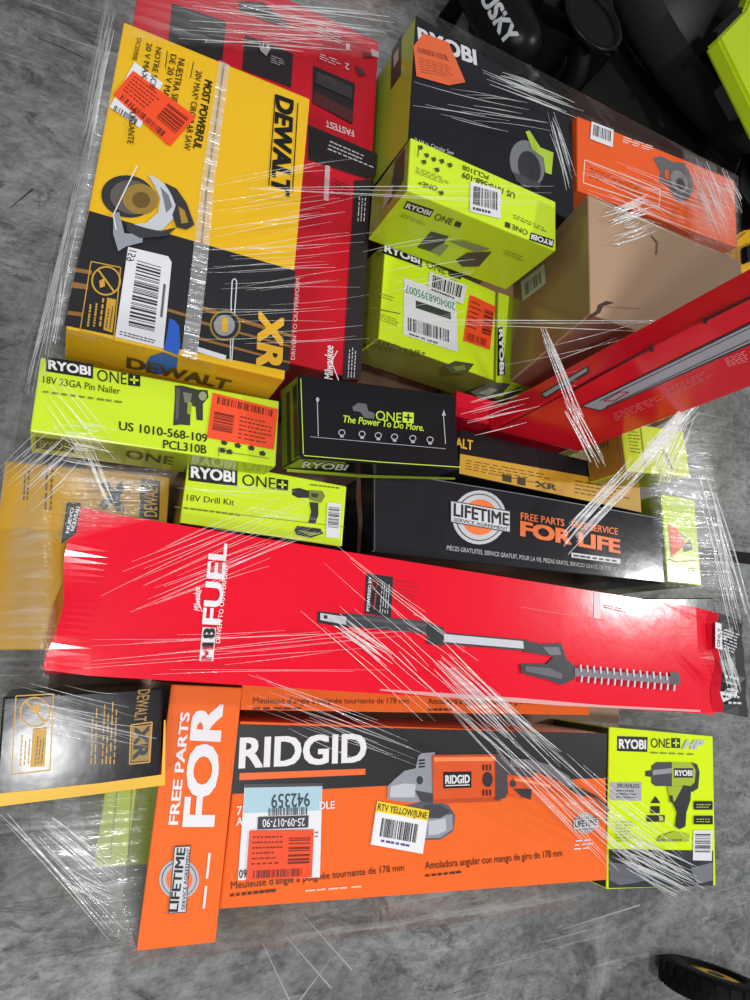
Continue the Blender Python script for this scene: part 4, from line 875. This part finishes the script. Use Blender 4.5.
# air compressor with white lettering
A, B_ = at(460, -58, .22), at(528, 66, .22)
ax = (B_ - A).normalized(); L = (B_ - A).length; rad = .098
comp = link('air_compressor', None); comp.location = ((A + B_) / 2).xy.to_3d(); c0 = comp.location.copy()
tag(comp, 'black air compressor tank with white capitals, on the floor behind the stack', 'compressor')
bm = bmesh.new(); lathe(bm, [(0, .03), (.02, rad * .7), (.05, rad * .93), (.09, rad), (L - .09, rad), (L - .05, rad * .93), (L - .02, rad * .7), (L, .03)], A - c0, ax, 48)
link('tank', mesh_from_bm('tank', bm, [gloss_black]), comp)
# lettering wrapped round the tank
vs, fs = text_mesh('HUSKY', .05)
up = Vector((0, 0, 1)); sd = ax.cross(up).normalized()
view = (CAM - (A + B_) / 2); view = (view - ax * view.dot(ax)).normalized()
th0 = math.atan2(view.dot(up), view.dot(sd)) - .05
me = bpy.data.meshes.new('lettering'); vv = []
for x, y, z in vs:
    t = th0 + (y - .5) * .05 / rad * (1 if sd.cross(ax).dot(up) > 0 else 1); s_ = L * .27 + .055 + x * .23
    vv.append(A - c0 + ax * s_ + (sd * math.cos(t) + up * math.sin(t)) * (rad + .0015 + z))
me.from_pydata(vv, [], fs); me.materials.append(mat((205, 208, 212), .5, .3)); link('lettering', me, comp)
E2 = B_ + ax * .02
mk_wheel(comp, 'wheel', Vector((at(556, 62, .15).x, at(556, 62, .15).y, .15)), (-ax.y * .9 + .5, ax.x * .9, .0), .15, .06, tread=False, local=c0)
bm = bmesh.new(); M0 = at(585, -10, .34); boxmesh(bm, M0.x - .22 - c0.x, M0.x + .2 - c0.x, M0.y - .16 - c0.y, M0.y + .25 - c0.y, .0, .32, bev=.04)
link('motor_housing', mesh_from_bm('motor_housing', bm, [gloss_black]), comp)
bm = bmesh.new(); q = at(590, 22, .33) - c0
lathe(bm, [(0, .115), (.008, .13), (.022, .13), (.022, .115), (.008, .112)], q, (0, 0, 1), 40); link('fan_guard', mesh_from_bm('fan_guard', bm, [gloss_black]), comp)
for a, b2 in ((A + ax * .12, 0), (B_ - ax * .12, 0)):
    bm = bmesh.new(); lathe(bm, [(0, .035), (.11, .03), (.125, .05)], (a.x - c0.x, a.y - c0.y, 0), (0, 0, 1), 20); link('foot', mesh_from_bm('foot', bm, [rubber]), comp)
bm = bmesh.new(); lathe(bm, [(-.02, .012), (.03, .012), (.031, .018), (.05, .018)], B_ - c0, ax, 16); link('drain_valve', mesh_from_bm('drain_valve', bm, [mat((70, 70, 72), .4, .4)]), comp)

# wheeled machine with a lime panel at the top right
g0 = at(740, 60, 0); mach = link('yard_machine', None); mach.location = g0
tag(mach, 'black wheeled machine with a bright lime panel in the top right corner', 'machine')
dusty = mat((44, 44, 42), .85, .1, name='dusty_rubber', bump=.9)
tc_ = at(765, -62, .36)
bm = bmesh.new(); T = Matrix.Translation(tc_ - g0) @ Matrix.Rotation(.12, 4, 'X')
rr = (at(690, 56, .36) - tc_).length * .93; seg = 64
rings = []
for i in range(seg):
    t = 2 * math.pi * i / seg; ring = []
    for j in range(14):
        s_ = 2 * math.pi * j / 14; bulge = .058 * (1 + .06 * math.cos(i * math.pi))
        ring.append(bm.verts.new(T @ Vector(((rr + bulge * math.cos(s_)) * math.cos(t), (rr + bulge * math.cos(s_)) * math.sin(t), .085 * math.sin(s_)))))
    rings.append(ring)
for i in range(seg):
    for j in range(14):
        f = bm.faces.new((rings[i][j], rings[(i + 1) % seg][j], rings[(i + 1) % seg][(j + 1) % 14], rings[i][(j + 1) % 14])); f.smooth = True
bmesh.ops.recalc_face_normals(bm, faces=bm.faces[:])
o = link('tyre', mesh_from_bm('tyre', bm, [dusty]), mach); o['label'] = 'large dusty tyre'
bm = bmesh.new(); lathe(bm, [(-.10, .10), (-.08, rr * .7), (-.02, rr * .9), (.03, rr * .9), (.06, .12), (.12, .1)], tc_ - g0, (T.to_3x3() @ Vector((0, 0, 1))), 40); link('wheel_rim', mesh_from_bm('wheel_rim', bm, [gloss_black]), mach)
def slab(name, pix, z0, z1, m, parent, org, bev=.01, label=None):
    bm = bmesh.new(); q = [at(x, y, z1) - org for x, y in pix]
    hi = [bm.verts.new(v) for v in q]; lo = [bm.verts.new(Vector((v.x, v.y, z0))) for v in q]; n = len(q)
    bm.faces.new(hi); bm.faces.new(lo[::-1])
    for i in range(n): bm.faces.new((lo[i], lo[(i + 1) % n], hi[(i + 1) % n], hi[i]))
    bmesh.ops.recalc_face_normals(bm, faces=bm.faces[:])
    if bev: bmesh.ops.bevel(bm, geom=bm.edges[:], offset=bev, segments=2, affect='EDGES')
    o = link(name, mesh_from_bm(name, bm, [m]), parent)
    if label: o['label'] = label
    return o
slab('body_panel', [(719, 36), (745, 9), (760, -30), (840, 40), (840, 230), (764, 128)], .50, .56, mat((196, 222, 20), .4, .4), mach, g0, label='bright lime body panel')
slab('chassis', [(705, 40), (722, 90), (742, 130), (770, 190), (860, 240), (900, 40), (790, -120)], .06, .24, gloss_black, mach, g0)
slab('bracket', [(722, 84), (732, 80), (752, 108), (739, 115)], .40, .44, mat((72, 72, 78), .5, .4), mach, g0, .004, 'grey metal bracket')
slab('bumper', [(714, 30), (741, 4), (746, 9), (719, 36.5)], .47, .565, gloss_black, mach, g0, .008)
mk_wheel(mach, 'caster', at(698, 188, .17), (.75, -.4, .25), .17, .15, local=g0, hubm=rubber)
slab('fork', [(742, 150), (760, 180), (756, 215), (738, 190)], .0, .2, gloss_black, mach, g0, .006)

q0 = at(752, 250, .0); yl = link('yellow_machine', None); yl.location = q0; tag(yl, 'corner of a yellow and black machine just above the tall red box', 'machine')
slab('cover', [(735, 238), (745, 229), (770, 225), (790, 270), (740, 284), (735.5, 270)], .0, .40, mat((232, 176, 20), .4, .4), yl, q0, .012, 'yellow cover'); slab('grip', [(746, 246), (760, 240), (764, 256), (747, 262)], .402, .425, gloss_black, yl, q0, .004)

# black strip on the floor at the right
bm = bmesh.new()
P0, P1 = at(700, 553, 0), at(800, 565, 0); dv = (P1 - P0).normalized(); nv = Vector((-dv.y, dv.x, 0)) * .022
for z in (0, 1): pass
pts = [P0 - nv, P1 + dv * .5 - nv, P1 + dv * .5 + nv, P0 + nv]
lo = [bm.verts.new(v) for v in pts]; hi = [bm.verts.new(v + Vector((0, 0, .012))) for v in pts]
bm.faces.new(hi); bm.faces.new(lo[::-1])
for i in range(4): bm.faces.new((lo[i], lo[(i + 1) % 4], hi[(i + 1) % 4], hi[i]))
bmesh.ops.recalc_face_normals(bm, faces=bm.faces[:])
o = link('rubber_strip', mesh_from_bm('rubber_strip', bm, [rubber])); tag(o, 'flat black strip lying on the concrete at the right edge', 'strip')

# wheel with a yellow hub at the bottom right
wr_ = .15
wc = at(715, 986, wr_); wl_ = link('cart_wheel', None); wl_.location = (wc.x, wc.y, 0); tag(wl_, 'black wheel with yellow hub standing on the floor at the bottom right corner', 'wheel')
e1 = (at(742, 980, wr_) - at(690, 972, wr_)).normalized(); n0 = Vector((-e1.y, e1.x, 0)).normalized(); vw = (CAM - wc).normalized()
if n0.y < 0: n0 = -n0
wax = min(((n0 * math.cos(t) + Vector((0, 0, math.sin(t)))).normalized() for t in (i * .02 - .8 for i in range(80))), key=lambda q: abs(q.dot(vw) - .16))
lc = Vector((wc.x, wc.y, 0))
mk_wheel(wl_, 'wheel', Vector((wc.x, wc.y, wr_)), wax, wr_, .075, hubm=mat((236, 182, 30), .4, .4), local=lc)
bm = bmesh.new(); lathe(bm, [(-.05, .026), (.028, .026), (.032, .02)], (0, 0, wr_), wax, 20); link('axle_cap', mesh_from_bm('axle_cap', bm, [gloss_black]), wl_)

# ================================================================== stretch wrap
pts = list(ALLPTS)
for x, y, z in ((0, 540, .62), (58, 270, .86), (112, 8, .86), (724, 560, .74), (700, 450, .80), (744, 640, .80), (742, 700, .80)):
    pts.append(at(x, y, z))
bm = bmesh.new()
for q in pts: bm.verts.new(q)
ctr = Vector((.56, .33, .6))
for v in bm.verts:
    v.co += (v.co - ctr).normalized() * .014
    v.co.z = max(v.co.z, .143)
r = bmesh.ops.convex_hull(bm, input=bm.verts[:])
bmesh.ops.delete(bm, geom=[e for e in r['geom_interior'] if isinstance(e, bmesh.types.BMVert)], context='VERTS')
bm.normal_update()
HULL = BVHTree.FromBMesh(bm); SIDES = bm
def on_hull(x, y, lift=0.0):
    h, n, i, d = HULL.ray_cast(CAM, ray(x, y).normalized())
    return None if h is None else h + n * lift
wrap = link('stretch_wrap', None); wrap.location = (.56, .33, .14)
tag(wrap, 'clear plastic stretch wrap with wrinkles, their highlights painted white, pulled around the stack', 'plastic wrap')
W0 = wrap.location.copy()
def sheet(name, q, nu, nv, m, label=None, fade=True, wob=.0025):
    """a patch of film lying on the taut wrap, given by four photo corners"""
    (a, b_, c, d) = q; bm = bmesh.new(); G = []; FADE = {}
    for j in range(nv + 1):
        row = []
        for i in range(nu + 1):
            u, v = i / nu, j / nv
            x = (1 - v) * ((1 - u) * a[0] + u * b_[0]) + v * ((1 - u) * d[0] + u * c[0]); y = (1 - v) * ((1 - u) * a[1] + u * b_[1]) + v * ((1 - u) * d[1] + u * c[1])
            h = on_hull(x, y, wob * math.sin(x * .31 + y * .17) * math.sin(y * .23 - x * .11))
            row.append(bm.verts.new(h - W0) if h else None)
            if h: FADE[row[-1]] = min(1, 3.2 * min(u, 1 - u, v, 1 - v) + .02) if fade else 1.0
        G.append(row)
    for j in range(nv):
        for i in range(nu):
            f = [G[j][i], G[j][i + 1], G[j + 1][i + 1], G[j + 1][i]]
            if all(f): bm.faces.new(f).smooth = True
    bmesh.ops.delete(bm, geom=[v for v in bm.verts if not v.link_faces], context='VERTS')
    bm.verts.index_update(); vals = [FADE[v] for v in bm.verts]
    me = mesh_from_bm(name, bm, [m]); at_ = me.attributes.new('thickness', 'FLOAT', 'POINT')
    at_.data.foreach_set('value', vals)
    o = link(name, me, wrap)
    if label: o['label'] = label
    return o
sheet('film_sheet', [(118, -12), (420, -12), (420, 62), (104, 40)], 30, 8, FILM_HAZE, 'hazy film over the far edge')
sheet('film_sheet', [(104, 40), (124, 40), (60, 345), (22, 440)], 6, 30, FILM_GATHER, 'film drawn down the left side')
sheet('film_sheet', [(22, 440), (50, 440), (60, 690), (-20, 690)], 6, 18, FILM_HAZE, 'film over the left middle')
sheet('film_sheet', [(50, 455), (176, 470), (150, 520), (52, 545)], 14, 10, FILM_HAZE)
sheet('film_sheet', [(-5, 806), (150, 788), (138, 948), (120, 948)], 14, 16, FILM_GATHER, 'film bridging the lower left corner')
sheet('film_sheet', [(640, 425), (706, 425), (745, 600), (660, 590)], 12, 24, FILM_GATHER, 'film curtain at the right side')
sheet('film_sheet', [(216, 945), (610, 885), (608, 897), (220, 952)], 30, 3, FILM_HAZE)
sheet('film_sheet', [(680, 140), (742, 170), (742, 262), (690, 250)], 12, 14, FILM_GATHER, 'cloudy film round the far right corner')

# the upright sides of the wrap, down to the pallet
bmesh.ops.delete(SIDES, geom=[f for f in SIDES.faces if f.normal.z > .30 or f.normal.z < -.5], context='FACES')
bmesh.ops.translate(SIDES, verts=SIDES.verts[:], vec=-W0)
me = mesh_from_bm('side_film', SIDES, [FILM_HAZE]); k_ = me.attributes.new('thickness', 'FLOAT', 'POINT'); k_.data.foreach_set('value', [1.0] * len(me.vertices))
o = link('side_film', me, wrap); o['label'] = 'film stretched down the sides'

# wrinkles: narrow raised ribbons bunched in the film, their highlights put into the white
WB = bmesh.new()
def ribbon(p, q, wpx, seg=9, curve=0.0, rnd=random):
    dx, dy = q[0] - p[0], q[1] - p[1]; d = math.hypot(dx, dy) or 1; nx, ny = -dy / d, dx / d
    prev = None
    for i in range(seg + 1):
        t = i / seg; k = curve * math.sin(t * math.pi) ; wv = wpx / 2 * (.25 + .75 * math.sin(math.pi * min(max(t, .06), .94)))
        x, y = p[0] + dx * t + nx * k, p[1] + dy * t + ny * k
        a, b_, c = on_hull(x + nx * wv, y + ny * wv, .001), on_hull(x, y, .001 + wv * .0012), on_hull(x - nx * wv, y - ny * wv, .001)
        if not (a and b_ and c): prev = None; continue
        cur = [WB.verts.new(v - W0) for v in (a, b_, c)]
        if prev:
            for j in (0, 1): WB.faces.new((prev[j], prev[j + 1], cur[j + 1], cur[j])).smooth = True
        prev = cur
def bunch(p, q, n, spread, wpx=(.6, 1.6), jit=.35, seed=0, curve=2.0, minlen=.3):
    rnd = random.Random(seed + int(p[0] * 3 + p[1])); dx, dy = q[0] - p[0], q[1] - p[1]; d = math.hypot(dx, dy); nx, ny = -dy / d, dx / d
    wpx = (wpx[0] * .75, wpx[1] * .8)
    for i in range(int(n * 1.6)):
        o = rnd.uniform(-spread, spread); a = rnd.uniform(0, jit); e = 1 - rnd.uniform(0, jit)
        if e - a < minlen: e = a + minlen
        rot = rnd.uniform(-.04, .04)
        P = (p[0] + dx * a + nx * o, p[1] + dy * a + ny * o); Q = (p[0] + dx * e + nx * (o + rot * d), p[1] + dy * e + ny * (o + rot * d))
        ribbon(P, Q, rnd.uniform(*wpx), 8, rnd.uniform(-curve, curve))
bunch((300, 560), (470, 705), 12, 40, (.5, 1.3), .6, minlen=.12)
bunch((335, 620), (395, 662), 10, 9, (1.0, 2.2), .3)
bunch((420, 650), (570, 790), 16, 24, (.6, 1.6), .4)
bunch((430, 655), (520, 745), 7, 8, (1, 2.2), .3)
bunch((500, 720), (640, 860), 14, 26, (.6, 1.4), .4)
bunch((560, 770), (700, 885), 16, 26, (.7, 1.6), .4)
bunch((612, 845), (706, 890), 16, 16, (1, 2.2), .3)
bunch((240, 690), (420, 760), 10, 22, (.4, .9), .4)
bunch((100, 600), (330, 505), 12, 26, (.4, .9), .4)
bunch((60, 660), (420, 640), 9, 22, (.4, .8), .5)
bunch((560, 548), (640, 462), 14, 11, (.9, 2.2), .25)
bunch((625, 480), (704, 392), 16, 7, (1, 2.6), .3)
bunch((655, 490), (690, 410), 9, 10, (.8, 1.8), .3)
bunch((700, 470), (742, 640), 9, 9, (.9, 2.4), .35)
bunch((540, 325), (580, 430), 5, 4, (.8, 2), .15)
bunch((566, 400), (602, 470), 5, 8, (.8, 2), .2)
bunch((56, 440), (120, 450), 12, 22, (.6, 1.5), .5, minlen=.2)
bunch((84, 440), (118, 520), 6, 5, (.9, 2.2), .3)
bunch((10, 500), (75, 440), 14, 30, (.6, 1.4), .5, minlen=.15)
bunch((40, 380), (110, 470), 8, 18, (.5, 1.2), .5, minlen=.2)
bunch((246, 187), (562, 196), 3, 2, (.5, .9), .05, curve=1)
bunch((430, 321), (750, 331), 3, 3, (.6, 1.2), .08, curve=1)
bunch((200, 245), (380, 215), 16, 60, (.4, .8), .5, minlen=.2)
bunch((190, 300), (370, 290), 14, 50, (.4, .8), .5, minlen=.2)
bunch((606, 230), (656, 212), 20, 18, (1, 2.2), .5, minlen=.25)
bunch((578, 170), (730, 232), 18, 26, (.5, 1.1), .5, minlen=.2)
bunch((700, 150), (738, 240), 16, 18, (.6, 1.6), .5, minlen=.25)
bunch((480, 75), (585, 112), 10, 10, (.6, 1.8), .5, minlen=.25)
bunch((400, 95), (560, 128), 8, 16, (.5, 1), .5, minlen=.3)
bunch((548, 110), (572, 190), 6, 7, (.7, 1.8), .3)
bunch((170, 18), (400, 40), 18, 22, (.6, 1.6), .5, minlen=.25)
bunch((113, 10), (84, 160), 8, 6, (1.2, 3), .3)
bunch((84, 160), (30, 400), 9, 8, (.8, 2), .5)
bunch((500, 380), (700, 330), 6, 30, (.4, .9), .5)
bunch((45, 820), (122, 884), 14, 10, (.9, 2), .4)
bunch((2, 806), (128, 944), 8, 8, (.8, 1.8), .4)
bunch((0, 690), (160, 730), 12, 26, (.4, 1), .5, minlen=.2)
bunch((60, 870), (120, 900), 6, 8, (.8, 1.6), .4)
bunch((370, 300), (480, 280), 8, 60, (.4, .8), .5)
bunch((460, 420), (540, 400), 8, 20, (.6, 1.3), .4)
bunch((720, 640), (738, 700), 8, 6, (1, 2.4), .4)
bunch((170, 500), (340, 520), 6, 24, (.4, .8), .5)
me = mesh_from_bm('film_wrinkle', WB, [STRAND]); o = link('film_wrinkle', me, wrap); o['label'] = 'pulled wrinkles in the film with highlights painted white'; o['kind'] = 'stuff'
for sp in (lx,): pass
